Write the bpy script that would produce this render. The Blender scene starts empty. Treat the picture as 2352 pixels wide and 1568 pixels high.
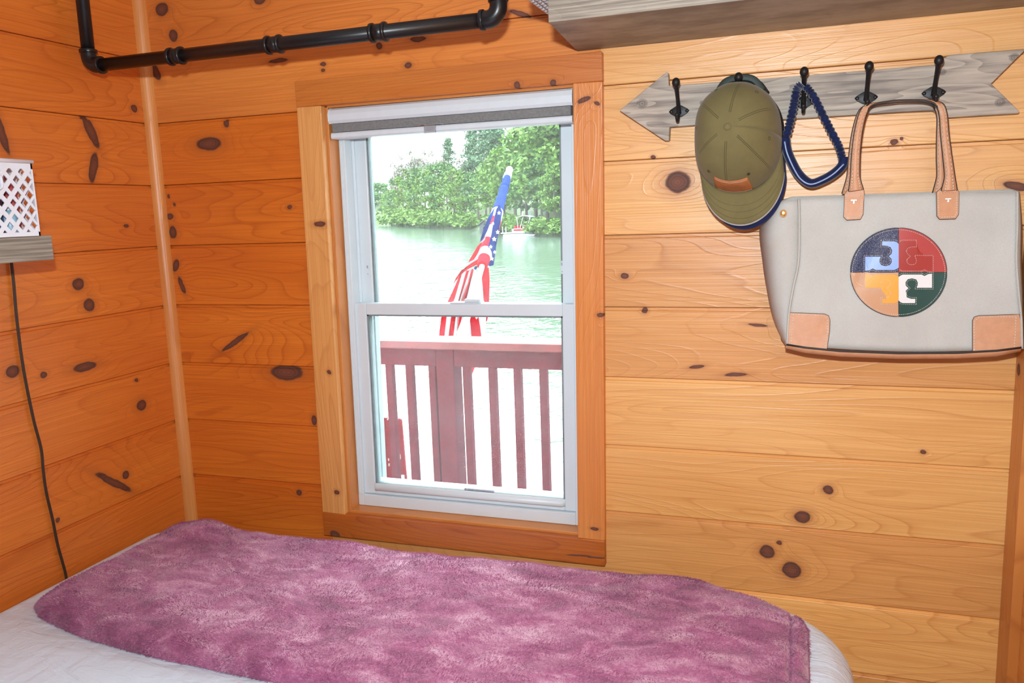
import bpy, bmesh, math, random
import numpy as np
from mathutils import Vector, Matrix

random.seed(7)
rng = np.random.default_rng(7)
S = bpy.context.scene
COL = S.collection

# ------------------------------------------------------------------ camera
Z0 = 1.74                      # height of the reference board joint
PITCH = 0.178                  # board pitch
FPX = 1867.8                   # focal length in pixels of the 2352 px frame
YAW, TILT, ROLL = -0.3369, -0.1588, -0.0349
CAM = np.array([1.7953, -1.9855, 1.4512])
_f = np.array([math.sin(YAW)*math.cos(TILT), math.cos(YAW)*math.cos(TILT), math.sin(TILT)])
_r0 = np.array([math.cos(YAW), -math.sin(YAW), 0.0])
_u0 = np.cross(_r0, _f)
_r = math.cos(ROLL)*_r0 + math.sin(ROLL)*_u0
_u = -math.sin(ROLL)*_r0 + math.cos(ROLL)*_u0

def at(x, y, axis, v):
    """point of the photograph x,y on the plane axis = v (metres)"""
    d = _f + (x-1176)/FPX*_r - (y-784)/FPX*_u
    return CAM + d*(v-CAM[axis])/d[axis]

cam_data = bpy.data.cameras.new('camera')
cam_data.sensor_fit = 'HORIZONTAL'
cam_data.sensor_width = 36.0
cam_data.lens = FPX/2352*36.0
cam_data.clip_start = 0.02
cam_data.clip_end = 3000
cam = bpy.data.objects.new('camera', cam_data)
COL.objects.link(cam)
cam.matrix_world = Matrix(((_r[0], _u[0], -_f[0], CAM[0]), (_r[1], _u[1], -_f[1], CAM[1]),
                           (_r[2], _u[2], -_f[2], CAM[2]), (0, 0, 0, 1)))
S.camera = cam

# ------------------------------------------------------------------ light and exposure
S.view_settings.view_transform = 'Standard'
S.view_settings.look = 'None'
S.view_settings.gamma = 1.0
S.view_settings.use_curve_mapping = False
S.view_settings.exposure = 0.0
SKY = 9.5
FLASH = 34.0
ADDED_LAMP = 1.5

world = bpy.data.worlds.new('overcast_sky')
S.world = world
world.use_nodes = True
wn = world.node_tree
wn.nodes.clear()
wo = wn.nodes.new('ShaderNodeOutputWorld')
wb = wn.nodes.new('ShaderNodeBackground')
wb.inputs['Color'].default_value = (0.80, 0.93, 1.0, 1)
wb.inputs['Strength'].default_value = SKY
wn.links.new(wb.outputs[0], wo.inputs[0])

sun = bpy.data.lights.new('hazy_sun', 'SUN')
sun.energy = 3.5
sun.angle = 0.5
sun.color = (1.0, 0.96, 0.88)
suno = bpy.data.objects.new('hazy_sun', sun)
COL.objects.link(suno)
suno.rotation_euler = (math.radians(42), 0, math.radians(-150))
suno.location = (0, 5, 30)

# the camera's own flash, on its shoe just above the lens
fl = bpy.data.lights.new('camera_flash', 'AREA')
fl.shape = 'RECTANGLE'
fl.size, fl.size_y = 0.07, 0.045
fl.energy = FLASH
fl.color = (0.86, 0.95, 1.0)
flo = bpy.data.objects.new('camera_flash', fl)
COL.objects.link(flo)
flo.location = (CAM[0]-0.045, CAM[1]+0.02, CAM[2]+0.23)
aim = Vector((1.45, 0.0, 1.35)) - flo.location
flo.rotation_euler = aim.to_track_quat('-Z', 'Y').to_euler()

# ------------------------------------------------------------------ mesh helpers
def empty(name, loc=(0, 0, 0), label=None, cat=None, group=None, kind=None, parent=None):
    o = bpy.data.objects.new(name, None)
    o.empty_display_size = 0.05
    COL.objects.link(o)
    o.location = loc
    o.parent = parent
    return tag(o, label, cat, group, kind)

def tag(o, label=None, cat=None, group=None, kind=None):
    if label: o['label'] = label
    if cat: o['category'] = cat
    if group: o['group'] = group
    if kind: o['kind'] = kind
    return o

def world_loc(p):
    v = Vector((0, 0, 0))
    while p is not None:
        v = v + Vector(p.location)
        p = p.parent
    return v

def mk(name, verts, faces, mat, parent=None, smooth=False, origin=None, rot=None, kind=None):
    """verts in world coordinates; parent is an unrotated object; origin in world"""
    verts = [tuple(map(float, v)) for v in verts]
    me = bpy.data.meshes.new(name)
    o = bpy.data.objects.new(name, me)
    if origin is None:
        a = np.array(verts)
        origin = tuple((a.min(0)+a.max(0))/2)
    verts = [(v[0]-origin[0], v[1]-origin[1], v[2]-origin[2]) for v in verts]
    me.from_pydata(verts, [], faces)
    me.update()
    if smooth:
        me.polygons.foreach_set('use_smooth', [True]*len(me.polygons))
    if mat is not None:
        me.materials.append(mat)
    COL.objects.link(o)
    o.location = Vector(origin) - world_loc(parent)
    o.parent = parent
    if kind: o['kind'] = kind
    return o

class B:
    """collects shapes into one mesh"""
    def __init__(s): s.v = []; s.f = []
    def add(s, v, f):
        n = len(s.v); s.v += [tuple(p) for p in v]; s.f += [tuple(i+n for i in q) for q in f]; return s
    def box(s, x0, x1, y0, y1, z0, z1, bev=0.0):
        if bev <= 0:
            v = [(x, y, z) for x in (x0, x1) for y in (y0, y1) for z in (z0, z1)]
            f = [(0, 1, 3, 2), (4, 6, 7, 5), (0, 4, 5, 1), (2, 3, 7, 6), (0, 2, 6, 4), (1, 5, 7, 3)]
            return s.add(v, f)
        bm = bmesh.new()
        bmesh.ops.create_cube(bm, size=1)
        for w in bm.verts:
            w.co = ((x0+x1)/2+w.co.x*(x1-x0), (y0+y1)/2+w.co.y*(y1-y0), (z0+z1)/2+w.co.z*(z1-z0))
        bmesh.ops.bevel(bm, geom=list(bm.edges), offset=bev, segments=2, affect='EDGES', profile=0.5)
        bm.verts.index_update()
        s.add([tuple(w.co) for w in bm.verts], [tuple(w.index for w in f.verts) for f in bm.faces])
        bm.free()
        return s
    def tube(s, pts, rad, n=12, caps=True, closed=False):
        pts = [np.array(p, float) for p in pts]
        m = len(pts)
        rad = rad if isinstance(rad, list) else [rad]*m
        rings = []
        prev = None
        for i, p in enumerate(pts):
            if closed:
                t = pts[(i+1) % m]-pts[i-1]
            else:
                t = pts[min(i+1, m-1)]-pts[max(i-1, 0)]
            t = t/np.linalg.norm(t)
            if prev is None:
                a = np.array([0, 0, 1.0]) if abs(t[2]) < .9 else np.array([1.0, 0, 0])
                b = np.cross(t, a)
            else:
                b = prev-t*(prev@t)
            b = b/np.linalg.norm(b); prev = b
            c = np.cross(t, b)
            r = rad[i]
            ra, rb = (r if hasattr(r, '__len__') else (r, r))
            rings.append([p+ra*math.cos(2*math.pi*k/n)*b+rb*math.sin(2*math.pi*k/n)*c for k in range(n)])
        v = [q for g in rings for q in g]
        f = []
        for i in range(m if closed else m-1):
            j = (i+1) % m
            for k in range(n):
                l = (k+1) % n
                f.append((i*n+k, i*n+l, j*n+l, j*n+k))
        if caps and not closed:
            f.append(tuple(reversed(range(n)))); f.append(tuple((m-1)*n+k for k in range(n)))
        return s.add(v, f)
    def sphere(s, c, r, seg=14, rings=9):
        r = (r, r, r) if not hasattr(r, '__len__') else r
        v = [(c[0], c[1], c[2]+r[2])]
        for i in range(1, rings):
            a = math.pi*i/rings
            for k in range(seg):
                b = 2*math.pi*k/seg
                v.append((c[0]+r[0]*math.sin(a)*math.cos(b), c[1]+r[1]*math.sin(a)*math.sin(b), c[2]+r[2]*math.cos(a)))
        v.append((c[0], c[1], c[2]-r[2]))
        f = []
        for k in range(seg):
            f.append((0, 1+k, 1+(k+1) % seg))
        for i in range(rings-2):
            for k in range(seg):
                f.append((1+i*seg+k, 1+(i+1)*seg+k, 1+(i+1)*seg+(k+1) % seg, 1+i*seg+(k+1) % seg))
        b0 = 1+(rings-2)*seg
        for k in range(seg):
            f.append((b0+k, len(v)-1, b0+(k+1) % seg))
        return s.add(v, f)
    def prism(s, poly, y0, y1):
        """poly in (x,z), extruded along y; y0 may be a list"""
        n = len(poly)
        ys0 = y0 if hasattr(y0, '__len__') else [y0]*n
        ys1 = y1 if hasattr(y1, '__len__') else [y1]*n
        v = [(p[0], ys0[i], p[1]) for i, p in enumerate(poly)]+[(p[0], ys1[i], p[1]) for i, p in enumerate(poly)]
        f = [tuple(range(n)), tuple(reversed(range(n, 2*n)))]
        for i in range(n):
            j = (i+1) % n
            f.append((i, n+i, n+j, j))
        return s.add(v, f)
    def grid(s, P):
        """P[i][j] points"""
        m, n = len(P), len(P[0])
        v = [q for row in P for q in row]
        f = [(i*n+j, i*n+j+1, (i+1)*n+j+1, (i+1)*n+j) for i in range(m-1) for j in range(n-1)]
        return s.add(v, f)
    def build(s, name, mat, parent=None, smooth=False, kind=None, origin=None, fix=True):
        o = mk(name, s.v, s.f, mat, parent, smooth, origin, kind=kind)
        if fix:
            bm = bmesh.new(); bm.from_mesh(o.data)
            bmesh.ops.recalc_face_normals(bm, faces=bm.faces)
            bm.to_mesh(o.data); bm.free()
        return o

def solidify(o, t, off=0.0):
    m = o.modifiers.new('thickness', 'SOLIDIFY'); m.thickness = t; m.offset = off
    return o

def bevel(o, w, seg=2, ang=30):
    m = o.modifiers.new('bevel', 'BEVEL'); m.width = w; m.segments = seg
    m.limit_method = 'ANGLE'; m.angle_limit = math.radians(ang)
    return o

def spline(pts, n):
    """Catmull-Rom through pts"""
    P = [np.array(p, float) for p in pts]
    P = [2*P[0]-P[1]]+P+[2*P[-1]-P[-2]]
    out = []
    segs = len(P)-3
    for k in range(n):
        t = k/(n-1)*segs
        i = min(int(t), segs-1); t -= i
        a, b, c, d = P[i:i+4]
        out.append(0.5*((2*b)+(c-a)*t+(2*a-5*b+4*c-d)*t*t+(3*b-a-3*c+d)*t**3))
    return out

# ------------------------------------------------------------------ materials
def new_mat(name):
    m = bpy.data.materials.new(name)
    m.use_nodes = True
    return m, m.node_tree, m.node_tree.nodes['Principled BSDF']

def nd(nt, t, **kw):
    n = nt.nodes.new(t)
    for k, v in kw.items():
        setattr(n, k, v)
    return n

def mth(nt, op, a, b=None, c=None, clamp=False):
    n = nt.nodes.new('ShaderNodeMath'); n.operation = op; n.use_clamp = clamp
    for i, x in enumerate((a, b, c)):
        if x is None: continue
        if isinstance(x, (int, float)): n.inputs[i].default_value = x
        else: nt.links.new(x, n.inputs[i])
    return n.outputs[0]

def vmul(nt, v, k):
    n = nt.nodes.new('ShaderNodeVectorMath'); n.operation = 'MULTIPLY'
    nt.links.new(v, n.inputs[0]); n.inputs[1].default_value = k
    return n.outputs[0]

def vadd(nt, v, k):
    n = nt.nodes.new('ShaderNodeVectorMath'); n.operation = 'ADD'
    nt.links.new(v, n.inputs[0])
    if isinstance(k, tuple): n.inputs[1].default_value = k
    else: nt.links.new(k, n.inputs[1])
    return n.outputs[0]

def vlen(nt, v):
    n = nt.nodes.new('ShaderNodeVectorMath'); n.operation = 'LENGTH'
    nt.links.new(v, n.inputs[0])
    return n.outputs['Value']

def noise(nt, v, scale=1.0, detail=2.0, rough=0.5, dist=0.0):
    n = nt.nodes.new('ShaderNodeTexNoise')
    if v is not None: nt.links.new(v, n.inputs['Vector'])
    n.inputs['Scale'].default_value = scale; n.inputs['Detail'].default_value = detail
    n.inputs['Roughness'].default_value = rough; n.inputs['Distortion'].default_value = dist
    return n.outputs['Fac']

def ramp(nt, f, stops, interp='LINEAR'):
    n = nt.nodes.new('ShaderNodeValToRGB'); n.color_ramp.interpolation = interp
    e = n.color_ramp.elements
    while len(e) < len(stops): e.new(0.5)
    for i, (p, c) in enumerate(stops):
        e[i].position = p
        e[i].color = (c, c, c, 1) if isinstance(c, (int, float)) else (c[0], c[1], c[2], 1)
    nt.links.new(f, n.inputs[0])
    return n.outputs['Color']

def mixc(nt, fac, a, b, mode='MIX'):
    n = nt.nodes.new('ShaderNodeMix'); n.data_type = 'RGBA'; n.blend_type = mode
    if isinstance(fac, (int, float)): n.inputs[0].default_value = fac
    else: nt.links.new(fac, n.inputs[0])
    for s, x in ((6, a), (7, b)):
        if isinstance(x, tuple): n.inputs[s].default_value = (*x, 1)
        else: nt.links.new(x, n.inputs[s])
    return n.outputs[2]

def bump(nt, h, strength, dist, p):
    n = nt.nodes.new('ShaderNodeBump')
    n.inputs['Strength'].default_value = strength; n.inputs['Distance'].default_value = dist
    nt.links.new(h, n.inputs['Height']); nt.links.new(n.outputs[0], p.inputs['Normal'])
    return n

def srgb(r, g, b):
    def c(x):
        x /= 255.0
        return x/12.92 if x <= .04045 else ((x+.055)/1.055)**2.4
    return (c(r), c(g), c(b))

def objco(nt):
    return nt.nodes.new('ShaderNodeTexCoord').outputs['Object']

# two pine tones: deep orange and honey, partly painted-in sheen; 'honey' blends between them
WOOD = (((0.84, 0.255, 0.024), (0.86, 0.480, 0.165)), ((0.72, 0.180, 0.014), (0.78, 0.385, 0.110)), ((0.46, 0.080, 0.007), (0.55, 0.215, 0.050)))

def pine(name, knots=(), tone=1.0, red=0.0, grain=1.0, seed=None, honey=0.0, rough=0.38, dens=19.0):
    """varnished knotty pine; length along the object's local x; knots = (x, z, rx, rz, angle, strength)"""
    m, nt, p = new_mat(name)
    seed = random.uniform(0, 90) if seed is None else seed
    V = objco(nt)
    wob = nt.nodes.new('ShaderNodeTexNoise')
    nt.links.new(V, wob.inputs['Vector']); wob.inputs['Scale'].default_value = 28
    wv = vmul(nt, vadd(nt, wob.outputs['Color'], (-.5, -.5, -.5)), (.012, 0, .008))
    VK = vadd(nt, V, wv)
    D = None; F = None
    for (kx, kz, rx, rz, ang, st) in knots:
        s = vadd(nt, VK, (-kx, 0, -kz))
        if ang:
            rn = nt.nodes.new('ShaderNodeVectorRotate'); rn.rotation_type = 'Y_AXIS'
            nt.links.new(s, rn.inputs['Vector']); rn.inputs['Angle'].default_value = ang
            s = rn.outputs[0]
        d = vlen(nt, vmul(nt, s, (1/rx, 0, 1/rz)))
        rr = max(rx, rz)
        d2 = vlen(nt, vmul(nt, s, (.5/rr, 0, 1/rr)))
        e = mth(nt, 'MULTIPLY', mth(nt, 'POWER', 0.55, mth(nt, 'MULTIPLY', d2, d2)), st)
        D = d if D is None else mth(nt, 'MINIMUM', D, d)
        F = e if F is None else mth(nt, 'ADD', F, e)
    Vs = vadd(nt, V, (seed, seed*1.7, seed*.6))
    n1 = noise(nt, vmul(nt, Vs, (1.15, 2.0, 8.5)), 1.0, 1.2, 0.4, 0.25)
    c = mth(nt, 'MULTIPLY', n1, dens)
    if F is not None: c = mth(nt, 'ADD', c, F)
    fr = mth(nt, 'FRACT', c)
    g = ramp(nt, fr, [(0, 0.0), (.50, .06), (.80, .35), (.93, 1.0), (1.0, 0.05)])
    fib = noise(nt, vmul(nt, Vs, (2.6, 9, 230)), 1.0, 2.5, .6)
    big = noise(nt, vmul(nt, Vs, (1.1, 1, 4.5)), 1.0, 2.0, .5)
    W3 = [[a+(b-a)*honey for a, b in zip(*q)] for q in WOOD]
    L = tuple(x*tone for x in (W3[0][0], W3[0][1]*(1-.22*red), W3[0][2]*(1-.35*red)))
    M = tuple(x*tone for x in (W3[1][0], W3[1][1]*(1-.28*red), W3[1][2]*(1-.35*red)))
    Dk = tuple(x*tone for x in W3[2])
    base = mixc(nt, ramp(nt, big, [(.3, 0.0), (.7, 1.0)]), L, M)
    gm = ramp(nt, noise(nt, vmul(nt, Vs, (.9, 1, 5)), 1.0, 1), [(.35, .25), (.65, 1.0)])
    gf = mth(nt, 'MULTIPLY', mth(nt, 'MULTIPLY', g, gm), 0.62*grain)
    colr = mixc(nt, gf, base, Dk)
    colr = mixc(nt, ramp(nt, fib, [(.42, .28), (.62, 0.0)]), colr, Dk)
    if D is not None:
        halo = ramp(nt, mth(nt, 'MULTIPLY', D, .25), [(.2, .75), (.36, .28), (.62, 0.0)])
        colr = mixc(nt, halo, colr, (.36, .10, .018))
        kc = ramp(nt, mth(nt, 'MULTIPLY', D, .5), [(0, (.17, .045, .018)), (.22, (.12, .032, .014)), (.40, (.07, .018, .010)), (.49, (.022, .007, .005))])
        km = ramp(nt, mth(nt, 'MULTIPLY', D, .5), [(.47, 1.0), (.55, 0.0)])
        ringk = mth(nt, 'FRACT', mth(nt, 'MULTIPLY', D, 4.0))
        kc = mixc(nt, mth(nt, 'MULTIPLY', ringk, .35), kc, (.30, .10, .04))
        colr = mixc(nt, km, colr, kc)
    nt.links.new(colr, p.inputs['Base Color'])
    rg = mth(nt, 'MULTIPLY_ADD', fib, .16, rough-.05)
    if D is not None: rg = mth(nt, 'MULTIPLY_ADD', km, .3, rg)
    nt.links.new(rg, p.inputs['Roughness'])
    p.inputs['Specular IOR Level'].default_value = 0.75
    h = mth(nt, 'ADD', mth(nt, 'MULTIPLY', fib, .7), mth(nt, 'MULTIPLY', g, .35))
    h = mth(nt, 'ADD', h, mth(nt, 'MULTIPLY', noise(nt, vmul(nt, Vs, (5, 5, 12)), 1, 2), 2.0))
    bump(nt, h, 0.55, .0016, p)
    return m

def greywood(name, light, dark, fine=120, seed=3.0, rough=.6, knots=(), band=.22, blotch=.55):
    m, nt, p = new_mat(name)
    V = objco(nt); Vs = vadd(nt, V, (seed, seed, seed))
    a = noise(nt, vmul(nt, Vs, (4, 8, fine)), 1, 4, .65)
    b = noise(nt, vmul(nt, Vs, (2.2, 2, 15)), 1, 2, .5, .3)
    c = mth(nt, 'FRACT', mth(nt, 'MULTIPLY', b, 9))
    f = mth(nt, 'ADD', mth(nt, 'MULTIPLY', a, .9), mth(nt, 'MULTIPLY', c, band))
    colr = ramp(nt, f, [(.38, dark), (.52, tuple((x+y)/2 for x, y in zip(light, dark))), (.72, light)])
    blot = noise(nt, vmul(nt, Vs, (6, 6, 18)), 1, 3, .6)
    colr = mixc(nt, ramp(nt, blot, [(.56, 0.0), (.72, blotch)]), colr, tuple(x*.8 for x in dark))
    for (kx, kz, rx, rz) in knots:
        d = vlen(nt, vmul(nt, vadd(nt, V, (-kx, 0, -kz)), (1/rx, 0, 1/rz)))
        rr = mth(nt, 'FRACT', mth(nt, 'MULTIPLY', d, 2.2))
        kk = mth(nt, 'MULTIPLY', ramp(nt, mth(nt, 'MULTIPLY', d, .5), [(.42, 1.0), (.6, 0.0)]), mth(nt, 'MULTIPLY_ADD', rr, -.5, .8))
        colr = mixc(nt, kk, colr, tuple(x*.35 for x in dark))
    nt.links.new(colr, p.inputs['Base Color'])
    p.inputs['Roughness'].default_value = rough
    p.inputs['Specular IOR Level'].default_value = .4
    bump(nt, f, .6, .0015, p)
    return m

def plain(name, color, rough=.5, metal=0.0, spec=.5, nscale=40.0, var=.12, bmp=0.0, sheen=0.0, coat=0.0):
    m, nt, p = new_mat(name)
    V = objco(nt)
    n = noise(nt, V, nscale, 3, .6)
    colr = mixc(nt, ramp(nt, n, [(.3, 0.0), (.7, 1.0)]), tuple(c*(1-var) for c in color), tuple(min(1, c*(1+var)) for c in color))
    nt.links.new(colr, p.inputs['Base Color'])
    p.inputs['Roughness'].default_value = rough
    p.inputs['Metallic'].default_value = metal
    p.inputs['Specular IOR Level'].default_value = spec
    p.inputs['Coat Weight'].default_value = coat
    if sheen:
        p.inputs['Sheen Weight'].default_value = sheen
        p.inputs['Sheen Roughness'].default_value = .4
    if bmp: bump(nt, n, bmp, .002, p)
    return m

M = {}
M['vinyl'] = plain('white_vinyl', (.69, .785, .83), .38, var=.02, nscale=8)
M['gasket'] = plain('grey_glazing_gasket', (.20, .25, .26), .5)
M['black_pipe'] = plain('black_enamelled_pipe', (.008, .008, .009), .33, spec=.5, nscale=90, bmp=.05)
M['iron'] = plain('black_iron', (.012, .012, .013), .45, spec=.35, nscale=120, bmp=.25)
M['shelf'] = greywood('grey_laminate_wood', (.46, .42, .34), (.20, .17, .135), 230, 2.0, .5, (), .03, .12)
M['shelf_dark'] = M['shelf']
M['leather'] = plain('tan_leather', srgb(205, 150, 112), .5, nscale=60, var=.07, bmp=.1)
M['edge_black'] = plain('black_leather_edge', (.02, .02, .022), .5)
M['thread_white'] = plain('white_thread', (.78, .74, .66), .8)
M['thread_tan'] = plain('tan_thread', (.45, .36, .24), .8)
M['brass'] = plain('brass_snap', (.75, .52, .18), .3, metal=1.0)
M['chrome'] = plain('silver_metal', (.75, .75, .75), .3, metal=1.0)
M['cord'] = plain('brown_cord', (.045, .025, .015), .5)
M['white_plastic'] = plain('white_plastic', (.69, .78, .84), .35, var=.02)
M['shade_fabric'] = plain('grey_shade_fabric', (.30, .31, .31), .75, nscale=200, var=.15)
M['clear_plastic'], _nt, _p = new_mat('clear_plastic')
_p.inputs['Base Color'].default_value = (.9, .92, .95, 1); _p.inputs['Transmission Weight'].default_value = .9
_p.inputs['Roughness'].default_value = .08
M['screw'] = plain('black_screw', (.01, .01, .01), .35, metal=.4)

# window glass: clear, faint reflection, a dusty film that also paints in glare haze, and specks
def glass(name, haze_dust, specks):
    m = bpy.data.materials.new(name); m.use_nodes = True
    nt = m.node_tree; nt.nodes.clear()
    out = nd(nt, 'ShaderNodeOutputMaterial')
    tr = nd(nt, 'ShaderNodeBsdfTransparent'); tr.inputs[0].default_value = (.97, .985, .98, 1)
    gl = nd(nt, 'ShaderNodeBsdfGlossy'); gl.inputs['Roughness'].default_value = .02
    fz = nd(nt, 'ShaderNodeFresnel'); fz.inputs['IOR'].default_value = 1.35
    m1 = nd(nt, 'ShaderNodeMixShader')
    nt.links.new(fz.outputs[0], m1.inputs[0]); nt.links.new(tr.outputs[0], m1.inputs[1]); nt.links.new(gl.outputs[0], m1.inputs[2])
    tl = nd(nt, 'ShaderNodeBsdfTranslucent'); tl.inputs[0].default_value = (.95, .95, .95, 1)
    V = objco(nt)
    a = noise(nt, V, 9, 3, .6)
    vo = nd(nt, 'ShaderNodeTexVoronoi'); vo.inputs['Scale'].default_value = 160
    nt.links.new(V, vo.inputs['Vector'])
    sp = ramp(nt, vo.outputs['Distance'], [(.10, 1.0), (.17, 0.0)])
    msk = ramp(nt, noise(nt, V, 55, 2), [(.52, 0.0), (.62, 1.0)])
    k = mth(nt, 'MULTIPLY_ADD', mth(nt, 'MULTIPLY', sp, msk), specks, mth(nt, 'MULTIPLY_ADD', a, haze_dust*.8, haze_dust*.6), clamp=True)
    m2 = nd(nt, 'ShaderNodeMixShader')
    nt.links.new(k, m2.inputs[0]); nt.links.new(m1.outputs[0], m2.inputs[1]); nt.links.new(tl.outputs[0], m2.inputs[2])
    nt.links.new(m2.outputs[0], out.inputs[0])
    return m
M['glass_upper'] = glass('upper_pane_glass', .024, .0)
M['glass_lower'] = glass('lower_pane_glass', .026, .30)

# ------------------------------------------------------------------ room shell
SHEAR = 0.0115
def shx(x, z): return x+SHEAR*(z-1.17)

XR = 2.272          # right wall
ZC = 2.42           # ceiling
YF = -4.2           # wall behind the camera
m_hid = pine('plain_pine_panelling', (), honey=.5, dens=9)
def struct(name, bld, mat):
    o = bld.build(name, mat); o['kind'] = 'structure'
    return o
HX0, HX1, HZ0, HZ1 = .57, 1.292, .585, 1.755
wall_back = struct('wall_back', B().box(-.12, HX0, .0181, .13, 0, ZC).box(HX1, XR+.12, .0181, .13, 0, ZC)
                   .box(HX0, HX1, .0181, .13, 0, HZ0).box(HX0, HX1, .0181, .13, HZ1, ZC), m_hid)
wall_left = struct('wall_left', B().box(-.12, -.0181, YF, .0181, 0, ZC), m_hid)
wall_right = struct('wall_right', B().box(XR, XR+.12, YF, .0181, 0, ZC), m_hid)
m_bounce = plain('neutral_bounce_white', (.74, .75, .78), .7, nscale=3)  # made-up white for unseen ceiling and front wall, neutralises the warm bounce
wall_front = struct('wall_front', B().box(-.12, XR+.12, YF-.12, YF, 0, ZC), m_bounce)
struct('ceiling', B().box(-.12, XR+.12, YF-.12, .13, ZC, ZC+.1), m_bounce)
m_floor = pine('floor_pine', (), tone=.7, dens=9)
struct('floor', B().box(-.12, XR+.12, YF-.12, .13, -.1, 0), m_floor)

# ---- knots read off the photograph: px, py, rx, ry, angle(deg), ring strength
KB = [(372, 22, 14, 15, 0, 3), (398, 82, 9, 13, 0, 1.5), (597, -2, 13, 12, 0, 2), (480, 330, 27, 15, 0, 4), (520, 283, 6, 9, 0, 1.5),
      (665, 475, 6, 5, 0, 1.5), (390, 497, 8, 7, 0, 2), (397, 533, 9, 14, 0, 2), (404, 610, 7, 14, -30, 2), (388, 452, 3, 5, 0, .5), (401, 470, 3, 4, 0, .5),
      (418, 655, 5, 20, 20, 1.5), (540, 785, 36, 6, 30, 3), (405, 760, 4, 7, 0, 1), (658, 855, 36, 17, 0, 3), (722, 965, 6, 11, 0, 1.5), (687, 1131, 6, 6, 0, 1.5),
      (743, 147, 6, 5, 0, .8), (743, 162, 4, 4, 0, .6), (870, 106, 7, 8, 0, 1), (937, 150, 8, 7, 0, 2), (960, 90, 18, 6, 0, 1), (640, 140, 22, 5, 0, 1.2),
      (1195, 32, 26, 6, -20, 1), (358, 165, 8, 20, 25, 1.5), (1020, 160, 3, 3, 0, .5),
      (1557, 418, 28, 25, 0, 4.5), (1500, 361, 5, 4, 0, .5), (1435, 634, 9, 7, 0, 2), (1480, 712, 6, 6, 0, 1), (2052, 327, 9, 7, 0, 2), (2070, 319, 4, 4, 0, .5),
      (2335, 428, 30, 10, -15, 2.5), (1690, 860, 26, 4, 5, .8), (1600, 842, 18, 4, 8, .8), (1903, 1124, 11, 10, 0, 2.5), (1843, 1187, 18, 13, 0, 3), (1762, 1266, 17, 14, 0, 3.2),
      (1818, 1309, 20, 18, 0, 3.6), (1790, 1245, 6, 5, 0, 1), (2120, 1037, 7, 5, 0, 2), (1740, 746, 22, 3, -4, 1.4)]
KL = [(180, 653, 13, 13, 0, 3), (205, 700, 12, 15, 0, 2), (308, 249, 7, 8, 0, 1.5), (30, 853, 16, 14, 0, 3), (100, 861, 8, 8, 0, 1.5), (195, 842, 26, 10, 0, 2.5),
      (313, 873, 4, 4, 0, .8), (325, 930, 11, 12, 0, 3), (262, 1108, 46, 8, -38, 4), (290, 1090, 8, 9, 0, 2.5), (133, 1194, 5, 5, 0, 1), (4, 305, 10, 48, 12, 2), (208, 300, 10, 42, 25, 2),
      (215, 385, 9, 36, -20, 2), (290, 518, 6, 4, 0, .8), (11, 324, 4, 4, 0, .5)]

def conv(plist, axis):
    out = []
    for (x, y, a, b, ang, st) in plist:
        P = at(x, y, axis, 0)
        i = 0 if axis == 1 else 1
        ra = abs(at(x+a, y, axis, 0)[i]-P[i]); rb = abs(at(x, y+b, axis, 0)[2]-P[2])
        out.append((P[i], P[2], max(ra, .003), max(rb, .003), math.radians(ang), st))
    return out
KB, KL = conv(KB, 1), conv(KL, 0)

def plank(name, parts, z0, z1, mat_args, knots, parent, left=False, cx=None):
    """parts: list of (a0, a1[, zlow, zhigh]) along the wall; face at 0, body behind it"""
    a0 = min(q[0] for q in parts); a1 = max(q[1] for q in parts)
    cx = (a0+a1)/2; cz = (z0+z1)/2
    bl = B()
    G = .0007
    for q in parts:
        lo, hi = (q[2], q[3]) if len(q) > 2 else (z0+G, z1-G)
        prof = [(.0018, lo), (0.0, lo+.002), (0.0, hi-.0090), (.0010, hi-.0078), (.0060, hi-.0070), (.0060, hi), (.018, hi), (.018, lo)] if hi > z1-.002 else \
               [(.0018, lo), (0.0, lo+.002), (0.0, hi), (.018, hi), (.018, lo)]
        n = len(prof)
        v = [(q[0]-cx, y, z-cz) for y, z in prof]+[(q[1]-cx, y, z-cz) for y, z in prof]
        f = [tuple(range(n)), tuple(reversed(range(n, 2*n)))]+[(i, n+i, n+(i+1) % n, (i+1) % n) for i in range(n)]
        bl.add(v, f)
    ks = [(k[0]-cx, k[1]-cz, *k[2:]) for k in knots if a0-.05 < k[0] < a1+.05 and z0-.008 < k[1] < z1+.008]
    mt = pine('pine_'+name, ks, **mat_args)
    o = bl.build(name, mt, None, origin=(0, 0, 0))
    if left:
        o.rotation_euler = (0, 0, math.pi/2)
        o.location = Vector((0, cx, cz))
    else:
        o.location = Vector((cx, 0, cz))
    wl = world_loc(parent)
    o.location = o.location-wl
    o.parent = parent
    return o

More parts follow.
